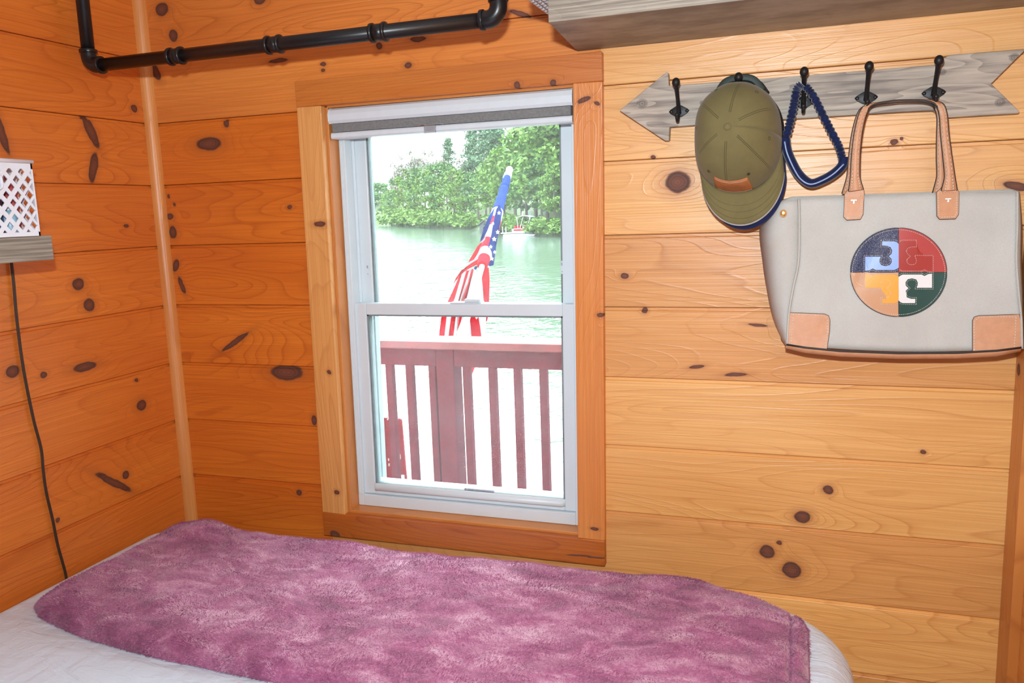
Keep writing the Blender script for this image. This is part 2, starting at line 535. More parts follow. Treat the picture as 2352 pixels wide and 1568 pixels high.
TB = {-1: (1.0, .2), 0: (1.06, .1), 1: (1.04, .0), 2: (1.04, 0), 3: (.88, .5), 4: (.95, .3), 5: (1.10, -.15), 6: (1.10, -.15), 7: (.96, .3), 8: (1.2, -.3), 9: (1, .1)}
for k in range(-3, 11):
    zt = Z0-PITCH*(k-1); zb = Z0-PITCH*k
    zt = min(zt, ZC); zb = max(zb, 0.0)
    if zt-zb < .02: continue
    tone, red = TB.get(k, (1, .1))
    a = dict(tone=tone*.95, red=red, honey=1.0 if 1 <= k <= 6 else .25 if k < 0 else .5 if k == 0 else .9)
    al = dict(tone=.95, red=.1)
    if 1 <= k <= 6:
        plank('plank', [(0, .515)], zb, zt, al, KB, wall_back)
        plank('plank', [(1.335, XR)], zb, zt, a, KB, wall_back)
    elif k == 7:
        plank('plank', [(0, .515)], zb, zt, al, KB, wall_back)
        plank('plank', [(1.335, XR), (.515, 1.335, zb+.0007, .584)], zb, zt, a, KB, wall_back)
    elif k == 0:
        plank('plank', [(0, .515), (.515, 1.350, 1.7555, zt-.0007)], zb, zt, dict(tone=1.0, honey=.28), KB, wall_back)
        plank('plank', [(1.350, XR)], zb, zt, dict(tone=1.0, honey=1.0), KB, wall_back)  # right end of the board paler: highlight put into the colour
    else:
        plank('plank', [(0, XR)], zb, zt, a, KB, wall_back)
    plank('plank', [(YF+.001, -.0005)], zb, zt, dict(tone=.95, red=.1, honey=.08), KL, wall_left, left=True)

# ---- corner trims
def quarter(name, cx, cy, r, z0, z1, sgn, mat):
    n = 8
    poly = [(cx, cy)]+[(cx+sgn*r*math.cos(math.pi/2*i/n), cy-r*math.sin(math.pi/2*i/n)) for i in range(n+1)]
    m_ = len(poly)
    # object length along local x -> world z
    v = [(z0, p[0], p[1]) for p in poly]+[(z1, p[0], p[1]) for p in poly]
    f = [tuple(range(m_)), tuple(reversed(range(m_, 2*m_)))]+[(i, m_+i, m_+(i+1) % m_, (i+1) % m_) for i in range(m_)]
    v = [(a[0]-(z0+z1)/2, a[1]-cx, a[2]-cy) for a in v]
    o = B().add(v, f).build(name, mat, None, origin=(0, 0, 0))
    # local x->z, local y->x, local z->y
    o.matrix_world = Matrix(((0, 1, 0, cx), (0, 0, 1, cy), (1, 0, 0, (z0+z1)/2), (0, 0, 0, 1)))
    o['kind'] = 'structure'
    return o
m_trim = pine('corner_trim_pine', (), honey=.6, tone=.95, grain=.5, dens=6)
quarter('trim_1', 0.0, 0.0, .026, 0, ZC, 1, m_trim)
m_trim2 = pine('corner_board_pine', [(-.13, .02, .012, .012, 0, 1.5)], tone=.8, honey=.4)
tb = B().box(-1.21, 1.21, -.0, .02, -.045, .045).build('trim_2', m_trim2, None, origin=(0, 0, 0))
tb.matrix_world = Matrix(((0, -1, 0, XR), (0, 0, 1, -.046), (1, 0, 0, 1.21), (0, 0, 0, 1)))
tb['kind'] = 'structure'

# ------------------------------------------------------------------ window
win = empty('window_1', (.93, .05, .6), kind='structure')
def wood_h(name, x0, x1, y0, y1, z0, z1, mat, bev=.002):
    o = B().box(x0, x1, y0, y1, z0, z1, bev).build(name, mat, win)
    return o
def wood_v(name, x0, x1, y0, y1, z0, z1, mat, bev=.002):
    L = z1-z0; w = x1-x0; t = y1-y0
    o = B().box(-L/2, L/2, -t/2, t/2, -w/2, w/2, bev).build(name, mat, None, origin=(0, 0, 0))
    zc = (z0+z1)/2; xc = shx((x0+x1)/2, zc)
    R = Matrix.Rotation(math.pi/2, 3, 'Y') @ Matrix.Rotation(0, 3, 'X')
    R = Matrix.Rotation(SHEAR, 3, 'Y') @ R
    o.parent = win
    o.matrix_basis = Matrix.Translation(Vector((xc, (y0+y1)/2, zc))-Vector(win.location)) @ R.to_4x4()
    return o
def kn_h(pts, y, cx, cz):
    out = []
    for (x, yy, a, b, ang, st) in pts:
        P = at(x, yy, 1, y)
        out.append((P[0]-cx, P[2]-cz, abs(at(x+a, yy, 1, y)[0]-P[0]), abs(at(x, yy+b, 1, y)[2]-P[2]), math.radians(ang), st))
    return out
def kn_v(pts, y, cx, cz):
    out = []       # local x = -world z, local z = world x
    for (x, yy, a, b, ang, st) in pts:
        P = at(x, yy, 1, y)
        out.append((-(P[2]-cz), P[0]-cx, abs(at(x, yy+b, 1, y)[2]-P[2]), abs(at(x+a, yy, 1, y)[0]-P[0]), math.radians(ang), st))
    return out
CX0, CX1 = .5055, 1.3495       # casing outer edges
YC = -.020
mh = pine('header_casing_pine', kn_h([(1190, 197, 7, 8, 0, 1.5), (1270, 191, 8, 8, 0, 1.5)], YC, .934, 1.782), tone=.78, honey=.2, red=.1)
ml = pine('side_casing_pine', kn_v([(732, 517, 13, 6, 0, 1.5), (757, 856, 4, 4, 0, 1), (772, 720, 5, 12, 0, 1), (778, 1132, 5, 5, 0, 1)], YC, .543, 1.17), tone=.98, honey=.85, grain=.8, dens=16)
mr = pine('side_casing_pine', kn_v([(1335, 232, 16, 6, 20, 2), (1364, 240, 7, 4, -20, 1.4), (1378, 725, 9, 5, 0, 2), (1370, 1217, 9, 3, 0, 1)], YC, 1.312, 1.17), tone=.95, honey=.4, grain=.8, dens=16)
ms = pine('apron_casing_pine', kn_h([(770, 1228, 11, 9, 0, 2), (1330, 1275, 30, 2, 3, .5), (1370, 1280, 20, 2, 3, .5)], YC, .921, .562), tone=.66, red=.5)
mj = pine('jamb_pine', (), tone=.85, honey=.5, grain=.7)
zt = 1.7485; zs = .597
wood_h('header_casing', shx(CX0, 1.78), shx(CX1, 1.78), YC-.002, 0, zt, 1.8155, mh)
wood_v('side_casing', CX0, .5805, YC, 0, zs, zt, ml)
wood_v('side_casing', 1.2775, CX1, YC, 0, zs, zt, mr)
wood_h('apron_casing', shx(CX0, .56), shx(CX1, .56), YC-.002, 0, .5275, zs, ms)
wood_v('jamb_board', .571, .5895, 0.0005, .128, .585, 1.752, mj)
wood_v('jamb_board', 1.2735, 1.2905, 0.0005, .128, .585, 1.752, mj)
wood_h('head_jamb', .585, 1.283, 0.0005, .128, 1.7425, 1.7545, mj)
wood_h('sill_board', .577, 1.277, 0.0005, .128, .586, .604, mj)

def wb_(bld, name, mat, parent=None, smooth=False):
    bld.v = [(shx(a[0], a[2]), a[1], a[2]) for a in bld.v]
    return bld.build(name, mat, parent or win, smooth)
# vinyl frame  (inside the wooden jambs)
YV = .045
fx0, fx1, fz0, fz1 = .590, 1.273, .6045, 1.742
fr = B()
fr.box(fx0, fx0+.018, YV, .122, fz0, fz1, .002).box(fx1-.018, fx1, YV, .122, fz0, fz1, .002)
fr.box(fx0+.018, fx1-.018, YV, .122, fz1-.03, fz1, .002).box(fx0+.018, fx1-.018, YV, .122, fz0, fz0+.034, .002)
frame = wb_(fr, 'vinyl_frame', M['vinyl'])
st = B()
for xa, xb in ((fx0+.018, fx0+.026), (fx1-.026, fx1-.018)):
    st.box(xa, xb, .082, .092, fz0+.034, fz1-.03, .0015)
for xa, xb in ((fx0+.0045, fx0+.0075), (fx1-.0075, fx1-.0045)):
    st.box(xa, xb, YV-.004, YV+.002, fz0+.036, fz1-.03, .0008)
wb_(st, 'balance_track', M['vinyl'], frame)

# sashes
def sash(name, x0, x1, z0, z1, y0, y1, w_side, w_top, w_bot, gmat, glabel):
    b = B()
    b.box(x0, x0+w_side, y0, y1, z0, z1, .0025).box(x1-w_side, x1, y0, y1, z0, z1, .0025)
    b.box(x0+w_side, x1-w_side, y0, y1, z1-w_top, z1, .0025).box(x0+w_side, x1-w_side, y0, y1, z0, z0+w_bot, .0025)
    s = wb_(b, name, M['vinyl'])
    g = B(); e = .008
    gx0, gx1, gz0, gz1 = x0+w_side, x1-w_side, z0+w_bot, z1-w_top
    ya, yb = y0+.006, y1-.003
    for q in ((gx0, gx0+.005, gz0, gz1), (gx1-.005, gx1, gz0, gz1), (gx0, gx1, gz1-.004, gz1), (gx0, gx1, gz0, gz0+.004)):
        g.box(q[0], q[1], ya, yb, q[2], q[3])
    wb_(g, 'glazing_gasket', M['gasket'], s)
    p = B().box(gx0+.001, gx1-.001, (y0+y1)/2-.002, (y0+y1)/2+.002, gz0+.001, gz1-.001)
    wb_(p, 'glass_pane', gmat, s)
    return s
upper = sash('upper_sash', .612, 1.2515, 1.165, 1.715, .090, .120, .037, .035, .035, M['glass_upper'], 'u')
lower = sash('lower_sash', .606, 1.2585, .6395, 1.2065, .055, .084, .036, .033, .028, M['glass_lower'], 'l')
# lift rail along the bottom of the lower sash
lp = [(.0, .0), (-.012, .003), (-.013, .012), (-.004, .020), (0, .021)]
lr = B()
xs = [.640, .648, 1.216, 1.224]
P = [[(x, .055+a[0]*k, .652+a[1]) for a in lp] for x, k in zip(xs, (.05, 1, 1, .05))]
lr.grid(P)
wb_(lr, 'lift_rail', M['vinyl'], lower, True)
# second, outer pane frame of the lower opening (screen stop) seen through the glass
sc = B()
for q in ((.594, 1.268, .628, .664),):
    sc.box(q[0], q[1], .1225, .134, q[2], q[3], .002)
wb_(sc, 'exterior_stop', M['vinyl'], frame)
ej = B()
for xa, xb in ((.5905, .622), (1.241, 1.2725)):
    ej.box(xa, xb, .1225, .168, .6045, 1.742, .002)
    ej.box(xa+(.0315 if xa < 1 else -.004), xb+(.004 if xa < 1 else -.0315), .136, .142, .664, 1.742, .001)
wb_(ej, 'exterior_jamb', plain('shaded_weathered_vinyl', (.30, .36, .37), .5), frame)  # shade of the outer jamb put into the weathered grey
# sash lock
lk = B().box(.905, .985, .052, .083, 1.2066, 1.2105, .001).box(.945, .992, .056, .084, 1.2106, 1.219, .002)
wb_(lk, 'sash_lock', M['white_plastic'], lower)
# tilt latches with their small raised marks
for (px, py, letters) in ((845, 620, 0), (1291, 614, 1)):
    c = at(px, py, 1, .0895)
    b = B(); n = 20; poly = []
    for i in range(n):
        a = 2*math.pi*i/n
        poly.append((c[0]+.0036*math.cos(a), c[2]+(.0135 if math.sin(a) > 0 else -.0135)+.0036*math.sin(a)))
    b.prism(poly, .0885, .0905)
    l = b.build('tilt_latch', M['vinyl'], upper)
    g = B()
    for dz, w in ((.012, .004), (.009, .004), (.006, .004), (-.011, .004)):
        g.box(c[0]-w/2, c[0]+w/2, .0880, .0886, c[2]+dz-.0006, c[2]+dz+.0006)
    g.box(c[0]-.0022, c[0]-.0012, .0880, .0886, c[2]+.006, c[2]+.012)
    g.build('mark', M['gasket'], l)
# warning sticker on the lower glass
c0 = at(1066, 1120, 1, .0672); c1 = at(1136, 1138, 1, .0672)
stk = B().box(c0[0], c1[0], .0668, .0672, c1[2], c0[2]).build('warning_sticker', plain('sticker_paper', (.78, .80, .86), .6), lower)
tx = B()
for i in range(5):
    z = c0[2]-.003-.0022*i
    tx.box(c0[0]+.012, c0[0]+.030, .0664, .0668, z-.0005, z+.0005)
    tx.box(c0[0]+.034, c1[0]-.003, .0664, .0668, z-.0004, z+.0004)
tx.box(c0[0]+.004, c0[0]+.006, .0664, .0668, c1[2]+.005, c0[2]-.001).box(c0[0]+.004, c0[0]+.006, .0664, .0668, c1[2]+.001, c1[2]+.003)
tx.build('print', plain('blue_print', (.12, .16, .45), .6), stk)

# ------------------------------------------------------------------ roller shade
shade = empty('window_shade', (.93, .0, 1.70), 'raised grey cellular shade with white head rail above the window panes', 'window shade')
hx0, hx1 = .5915, 1.2715
prof = [(.034, 1.7415), (.006, 1.7415), (-.002, 1.736), (-.0065, 1.724), (-.0055, 1.708), (.0, 1.701), (.034, 1.701)]
def extr(prof, x0, x1):
    n = len(prof)
    v = [(shx(x0, z), y, z) for y, z in prof]+[(shx(x1, z), y, z) for y, z in prof]
    f = [tuple(range(n)), tuple(reversed(range(n, 2*n)))]+[(i, n+i, n+(i+1) % n, (i+1) % n) for i in range(n)]
    return B().add(v, f)
hr = extr(prof, hx0+.004, hx1-.004).build('head_rail', M['white_plastic'], shade)
for xa, xb in ((hx0, hx0+.004), (hx1-.004, hx1)):
    extr([(y-.0008 if y < .03 else y, z+(.0006 if z > 1.72 else -.0006)) for y, z in prof], xa, xb).build('end_cap', M['vinyl'], shade)
fab = B()
for i in range(5):
    z1 = 1.7005-.0045*i
    fab.v, fab.f = fab.v, fab.f
    q = extr([(.028, z1), (.004, z1), (.001, z1-.00225), (.004, z1-.0045), (.028, z1-.0045)], hx0+.007, hx1-.006)
    fab.add(q.v, q.f)
fab.build('folded_fabric', M['shade_fabric'], shade)
br = extr([(.034, 1.6765), (.0, 1.6765), (-.003, 1.673), (-.0035, 1.664), (.0, 1.6605), (.034, 1.6605)], hx0+.005, hx1-.001).build('bottom_rail', M['white_plastic'], shade)
cA = at(975, 292, 1, -.005); cB = at(1002, 302, 1, -.005)
hd = B().box(cA[0], cB[0], -.0095, -.0045, 1.6585, 1.679, .0012).build('pull_tab', M['clear_plastic'], br)
fold = B().tube(spline([(cA[0]-.02, -.0035, 1.678), (cA[0], -.007, 1.680), (cA[0]+.012, -.007, 1.679), (cB[0], -.007, 1.681), (cB[0]+.02, -.0035, 1.678)], 20), .0009, 6)
fold.build('tab_wire', M['chrome'], br)

# ------------------------------------------------------------------ pipe clothes rail
pr_y, pr_z, PRX0, PRX1, RP = -.25, 1.862, .047, 1.183, .0163
rail = empty('pipe_clothes_rail', (.6, pr_y, pr_z), 'black iron pipe clothes rail hung from the ceiling in front of the plank wall', 'clothes rail')
B().tube([(PRX0+.03, pr_y, pr_z), (PRX1-.03, pr_y, pr_z)], RP, 24).build('pipe', M['black_pipe'], rail, True)
for x in (PRX0, PRX1):
    B().tube([(x, pr_y, pr_z+.03), (x, pr_y, ZC-.004)], RP, 24).build('pipe', M['black_pipe'], rail, True)
    B().tube([(x, pr_y, ZC-.006), (x, pr_y, ZC)], .045, 24).build('flange', M['black_pipe'], rail)
for x, s_ in ((PRX0, 1), (PRX1, -1)):
    pts = []; rr = .026
    for i in range(11):
        a = math.pi/2*i/10
        pts.append((x+s_*rr*(1-math.cos(a)), pr_y, pr_z+rr*(1-math.sin(a))))
    b = B().tube([(x, pr_y, pr_z+.040)]+pts+[(x+s_*.040, pr_y, pr_z)], .0192, 24)
    b.tube([(x, pr_y, pr_z+.033), (x, pr_y, pr_z+.042)], .0222, 24)
    b.tube([(x+s_*.033, pr_y, pr_z), (x+s_*.042, pr_y, pr_z)], .0222, 24)
    e = bevel(b.build('elbow', M['black_pipe'], rail, True), .0015)
for px, py in ((405, 132), (630, 105), (870, 75)):
    x = at(px, py, 1, pr_y)[0]
    b = B().tube([(x-.017, pr_y, pr_z), (x+.017, pr_y, pr_z)], .0188, 24)
    for d in (-.016, .016):
        b.tube([(x+d-.0045, pr_y, pr_z), (x+d-.003, pr_y, pr_z), (x+d+.003, pr_y, pr_z), (x+d+.0045, pr_y, pr_z)], [.0188, .0218, .0218, .0188], 24)
    b.build('coupling', M['black_pipe'], rail, True)

# ------------------------------------------------------------------ floating shelves
sh = empty('floating_shelf', (1.8, -.16, 1.85), 'thick grey wood floating shelf on the wall above the arrow hook board', 'shelf')
poly = [(1.292, -.0005), (1.3165, -.328), (XR-.002, -.328), (XR-.002, -.0005)]
v = [(p[0], p[1], 1.8245) for p in poly]+[(p[0], p[1], 1.8745) for p in poly]
f = [(0, 1, 2, 3), (7, 6, 5, 4)]+[(i, i+4, (i+1) % 4+4, (i+1) % 4) for i in range(4)]
bevel(B().add(v, f).build('shelf_board', M['shelf'], sh), .0012)
ls = empty('floating_shelf', (.1, -.9, 1.40), 'small grey wood floating shelf holding the white lattice basket', 'shelf')
LS_X, LS_Y = .20, -.567
bl = B().box(-.5, .5, -.1, .1, -.0275, .0275)
o = bl.build('shelf_board', M['shelf'], None, origin=(0, 0, 0))
o.rotation_euler = (0, 0, math.pi/2); o.location = Vector((.1005, LS_Y-.5, 1.406))-Vector(ls.location); o.parent = ls
bevel(o, .0012)

# woven basket on the upper shelf
wbk = empty('woven_basket', (1.5, -.17, 1.89), 'silver grey woven basket at the end of the thick upper shelf', 'basket')
m_wick = plain('silver_wicker', (.62, .63, .65), .35, spec=.6, nscale=60, var=.25)
bx0, bx1, by0, by1, bz0, bz1 = 1.272, 1.60, -.318, -.02, 1.8815, 2.08
for wall in range(4):
    w = B()
    L = (by1-by0) if wall < 2 else (bx1-bx0)
    rows = 17; nst = int(L/.018)
    for i in range(rows):
        z = bz0+.006+(bz1-bz0-.012)*i/(rows-1)
        pts = []
        for k in range(nst*4+1):
            t = k/(nst*4)
            off = .0035*math.sin(math.pi*(k/2.0)+(math.pi if i % 2 else 0)+.5)
            if wall == 0: pts.append((bx0+off, by0+t*L, z))
            elif wall == 1: pts.append((bx1+off, by0+t*L, z))
            elif wall == 2: pts.append((bx0+t*L, by0+off, z))
            else: pts.append((bx0+t*L, by1+off, z))
        w.tube(pts, (.0032, .0052), 6)
    for k in range(nst+1):
        t = k/nst
        q = {0: (bx0, by0+t*L), 1: (bx1, by0+t*L), 2: (bx0+t*L, by0), 3: (bx0+t*L, by1)}[wall]
        w.tube([(q[0], q[1], bz0), (q[0], q[1], bz1)], .0022, 6)
    w.build('woven_side', m_wick, wbk, True, kind='stuff', fix=False)
wbs = B()
for i in range(27):
    x = bx0+(bx1-bx0)*i/26
    wbs.tube([(x, by0+(by1-by0)*k/64, bz0-.0010+.0022*math.sin(math.pi*k/2.0+(math.pi if i % 2 else 0)+.5)) for k in range(65)], (.0056, .0026), 6)
for k in range(17):
    y = by0+(by1-by0)*k/16
    wbs.tube([(bx0, y, bz0), (bx1, y, bz0)], .0024, 6)
wbs.build('woven_base', m_wick, wbk, True, kind='stuff', fix=False)
B().box(bx0+.002, bx1-.002, by0+.002, by1-.002, bz0+.003, bz0+.006).build('gap_shade', plain('dark_gap_shade', (.06, .06, .065), .9), wbk)  # dark sheet standing in for shade in the weave gaps
rim = B().tube([(bx0, by0, bz1), (bx1, by0, bz1), (bx1, by1, bz1), (bx0, by1, bz1)], .007, 8, closed=True).build('rim', m_wick, wbk, True)

# white lattice basket on the left shelf
lb = empty('lattice_basket', (.12, -.75, 1.4336), 'white plastic lattice basket on the small grey shelf', 'basket')
qx1 = .212; qx0 = .06; qy1 = at(86, 500, 0, qx1)[1]; qy0 = qy1-.27; qz0, qz1 = 1.4336, at(80, 372, 0, qx1)[2]
m_lat = plain('white_lattice_plastic', (.78, .82, .90), .35, var=.02)
def lattice_side(P0, P1, name):
    """vertical panel from P0 to P1 (xy), lattice of diagonal strips"""
    b = B(); L = math.dist(P0, P1); H = qz1-qz0
    d = ((P1[0]-P0[0])/L, (P1[1]-P0[1])/L); nrm = (d[1], -d[0])
    def W(a, z, o): return (P0[0]+d[0]*a+nrm[0]*o, P0[1]+d[1]*a+nrm[1]*o, z)
    z_lo, z_hi = qz0+.006, qz1-.014
    def slab(pts2, t0, t1):
        v = [W(a, z, t0) for a, z in pts2]+[W(a, z, t1) for a, z in pts2]
        n = len(pts2)
        b.add(v, [tuple(range(n)), tuple(reversed(range(n, 2*n)))]+[(i, n+i, n+(i+1) % n, (i+1) % n) for i in range(n)])
    sp = .0285; w = .0098; slope = 1.16
    for s_ in (1, -1):
        k = -int(H/slope/sp)-2
        while True:
            a0 = k*sp; k += 1
            if a0 > L+H/slope+sp: break
            # centre line a = a0 + s*(z-z_lo)/slope
            seg = []
            zA, zB = z_lo, z_hi
            f_ = lambda z: a0+s_*(z-z_lo)/slope
            # clip on a in [0, L]
            zs = [zA, zB]
            for lim in (0.0, L):
                zz = z_lo+(lim-a0)*slope/s_
                if zA < zz < zB: zs.append(zz)
            zs = sorted(zs)
            for i in range(len(zs)-1):
                zm = (zs[i]+zs[i+1])/2
                if 0 <= f_(zm) <= L:
                    c = [(f_(zs[i])-w/2*1.3, zs[i]), (f_(zs[i])+w/2*1.3, zs[i]), (f_(zs[i+1])+w/2*1.3, zs[i+1]), (f_(zs[i+1])-w/2*1.3, zs[i+1])]
                    c = [(min(max(a, 0), L), z) for a, z in c]
                    slab(c, .0004*(s_ > 0), .0024+.0004*(s_ > 0))
    slab([(0, qz0), (L, qz0), (L, qz0+.009), (0, qz0+.009)], 0, .003)
    slab([(0, qz1-.016), (L, qz1-.016), (L, qz1), (0, qz1)], 0, .003)
    slab([(0, qz0), (.004, qz0), (.004, qz1), (0, qz1)], 0, .003)
    slab([(L-.004, qz0), (L, qz0), (L, qz1), (L-.004, qz1)], 0, .003)
    return b.build(name, m_lat, lb)
lattice_side((qx1, qy0), (qx1, qy1), 'lattice_side')
lattice_side((qx0, qy0), (qx0, qy1), 'lattice_side')
lattice_side((qx0, qy1), (qx1, qy1), 'lattice_side')
lattice_side((qx0, qy0), (qx1, qy0), 'lattice_side')
B().box(qx0, qx1, qy0, qy1, qz0, qz0+.003).build('basket_base', m_lat, lb)
B().tube([(qx0, qy0, qz1), (qx1+.003, qy0, qz1), (qx1+.003, qy1+.002, qz1), (qx0, qy1+.002, qz1)], (.0035, .0045), 8, closed=True).build('rim', m_lat, lb, True)
# handle opening frame at the middle of the front
hy = (qy0+qy1)/2+.010
hz = qz1-.045
ring = []
for i in range(24):
    a = 2*math.pi*i/24
    ca, sa = math.cos(a), math.sin(a)
    ring.append((qx1+.004, hy+.045*math.copysign(abs(ca)**.4, ca), hz+.016*math.copysign(abs(sa)**.4, sa)))
B().tube(ring, (.003, .005), 8, closed=True).build('handle_frame', m_lat, lb, True)
# what the basket holds
def bottle(name, x, y, r, h, mat, capm, label):
    e = empty(name, (x, y, qz0+.0031), label, 'bottle')
    z = qz0+.0032
    B().tube([(x, y, z), (x, y, z+.003), (x, y, z+h*.72), (x, y, z+h*.82), (x, y, z+h*.86)], [r*.92, r, r, r*.7, r*.38], 20).build('bottle_body', mat, e, True)
    B().tube([(x, y, z+h*.86), (x, y, z+h)], r*.42, 16).build('cap', capm, e)
m_navy = plain('navy_plastic', (.02, .018, .09), .35)
m_sky = plain('sky_blue_plastic', (.35, .62, .78), .35)
m_rose = plain('rose_plastic', (.55, .10, .10), .4)
bottle('bottle', .148, qy1-.100, .056, .152, m_navy, m_navy, 'dark navy bottle inside the white lattice basket')
bottle('bottle', .192, qy1-.052, .015, .062, m_sky, M['white_plastic'], 'short sky blue bottle inside the white lattice basket')
bottle('bottle', .165, qy1-.022, .015, .13, m_rose, m_rose, 'slim red bottle inside the white lattice basket')

pc = empty('pouch', (.10, qy1-.085, qz0+.0031), 'dark navy cloth pouch standing in the white lattice basket', 'pouch')
B().box(.068, .092, qy1-.155, qy1-.008, qz0+.0032, qz0+.140, .008).build('pouch_body', m_navy, pc)
B().box(.066, .094, qy1-.157, qy1-.006, qz0+.136, qz0+.150, .005).build('pouch_flap', m_navy, pc)
# cord down the left wall
cp = [(25, 603), (30, 650), (38, 740), (53, 850), (75, 960), (93, 1030), (98, 1080), (105, 1130), (120, 1195), (131, 1250), (148, 1312), (152, 1335)]
pts = [at(x, y, 0, .008) for x, y in cp]
pts[0] = np.array([.008, pts[0][1], 1.3775])
pts = spline(pts, 90)
pts += [np.array([.008, pts[-1][1]+.01, z]) for z in (.45, .3, .15, .05)]
cb = B()
cb.tube(pts, .0021, 8)
cb.tube([p+np.array([.0, .0034, 0]) for p in pts], .0021, 8)
tag(cb.build('power_cord', M['cord'], None, True), 'thin dark brown power cord hanging down the left plank wall', 'cord')

# ------------------------------------------------------------------ arrow hook board
rack = empty('arrow_hook_board', (1.83, -.012, 1.665), 'weathered grey wooden arrow board with five black iron coat hooks', 'coat rack')
YB = -.025
outl = [(1422.7, 254), (1531.5, 164.5), (1534.5, 167), (1536.5, 196.7), (1800, 176.8), (2080, 154.2), (2150.8, 148.5), (2164, 137), (2179.5, 126), (2357, 112.5),
        (2277, 191.9), (2342, 255.5), (2340, 260), (2174.4, 270.3), (2157.8, 262), (2143.8, 253.7), (2080, 256.3), (1607.5, 286.7), (1537.8, 292), (1536.5, 322.8), (1527, 322.8)]
P2 = [(at(x, y, 1, YB)[0], at(x, y, 1, YB)[2]) for x, y in outl]
kcx = sum(p[0] for p in P2)/len(P2)
ka = np.array(P2); org = ((ka[:, 0].min()+ka[:, 0].max())/2, -.013, (ka[:, 1].min()+ka[:, 1].max())/2)
kk = []
for x, y, a in ((2297, 235, 9), (1612, 236, 5), (2165, 165, 7), (1475, 238, 12), (2330, 132, 9)):
    q = at(x, y, 1, YB); kk.append((q[0]-org[0], q[2]-org[2], a/1000, a/1150))
M['barn'] = greywood('weathered_barn_wood', (.50, .43, .35), (.21, .175, .15), 95, 5.0, .55, kk)
bevel(B().prism(P2, YB, -.001).build('arrow_board', M['barn'], rack, origin=org), .0015)
HX = [1.537, 1.672, 1.807, 1.934, 2.064]
def hook(x, zc, first=None):
    d = .030
    pl = [(0, .0135), (.005, .0125), (.019, .0045), (.0235, 0), (.019, -.0055), (.006, -.0135), (0, -.0145), (-.006, -.0135), (-.019, -.0055), (-.0235, 0), (-.019, .0045), (-.005, .0125)]
    h = B().prism([(x+a, zc+b) for a, b in pl], YB-.0035, YB-.0002)
    arm = spline([(x, YB-.004, zc-.006), (x, YB-.012, zc+.008), (x, YB-.026, zc+.026), (x, YB-.042, zc+.042), (x, YB-.052, zc+.052)], 14)
    h.tube(arm, [.0058-.0012*math.sin(math.pi*i/13) for i in range(14)], 12)
    arm2 = spline([(x, YB-.004, zc+.004), (x, YB-.014, zc-.014), (x, YB-.026, zc-.024), (x, YB-.036, zc-.020), (x, YB-.038, zc-.013)], 14)
    h.tube(arm2, .0040, 12)
    o = h.build('hook', M['iron'], rack, True)
    bevel(o, .0008)
    B().sphere((x, YB-.053, zc+.057), (.0092, .0092, .0105), 18, 12).build('hook_ball', M['iron'], o, True)
    B().sphere((x, YB-.038, zc-.012), .0056, 14, 9).build('hook_tip', M['iron'], o, True)
    for s_ in (-1, 1):
        B().tube([(x+s_*.0178, YB-.0034, zc-.0005), (x+s_*.0178, YB-.0048, zc-.0005), (x+s_*.0178, YB-.0055, zc-.0005)], [.0036, .0034, .002], 12).build('screw', M['screw'], o, True)
for x in HX:
    hook(x, 1.6655)

# ------------------------------------------------------------------ caps
def cap_fabric(name, color, seams=True):
    m, nt, p = new_mat(name)
    V = objco(nt)
    n = noise(nt, V, 14, 3, .6)
    f = noise(nt, vmul(nt, V, (900, 900, 900)), 1, 1)
    c = mixc(nt, ramp(nt, n, [(.3, 0.0), (.7, 1.0)]), tuple(x*.88 for x in color), tuple(x*1.1 for x in color))
    c = mixc(nt, ramp(nt, f, [(.4, .15), (.6, 0.0)]), c, tuple(x*.55 for x in color))
    nt.links.new(c, p.inputs['Base Color'])
    p.inputs['Roughness'].default_value = .85
    p.inputs['Specular IOR Level'].default_value = .2
    p.inputs['Sheen Weight'].default_value = .15
    bump(nt, f, .2, .0006, p)
    return m
M['olive'] = cap_fabric('olive_cotton', (.175, .150, .062))
M['olive_seam'] = cap_fabric('olive_seam_thread', (.090, .078, .030))
M['navy_cap'] = cap_fabric('navy_cotton', (.012, .020, .085))
M['patch'] = plain('brown_leather_patch', (.42, .145, .045), .5, nscale=80, var=.15, bmp=.1)
M['patch_dark'] = plain('pressed_leather_mark', (.16, .05, .018), .6)
M['grey_edge'] = plain('grey_brim_edge', (.34, .35, .36), .7)
M['black_mesh'] = plain('black_mesh_fabric', (.012, .012, .014), .7, nscale=300, var=.5)

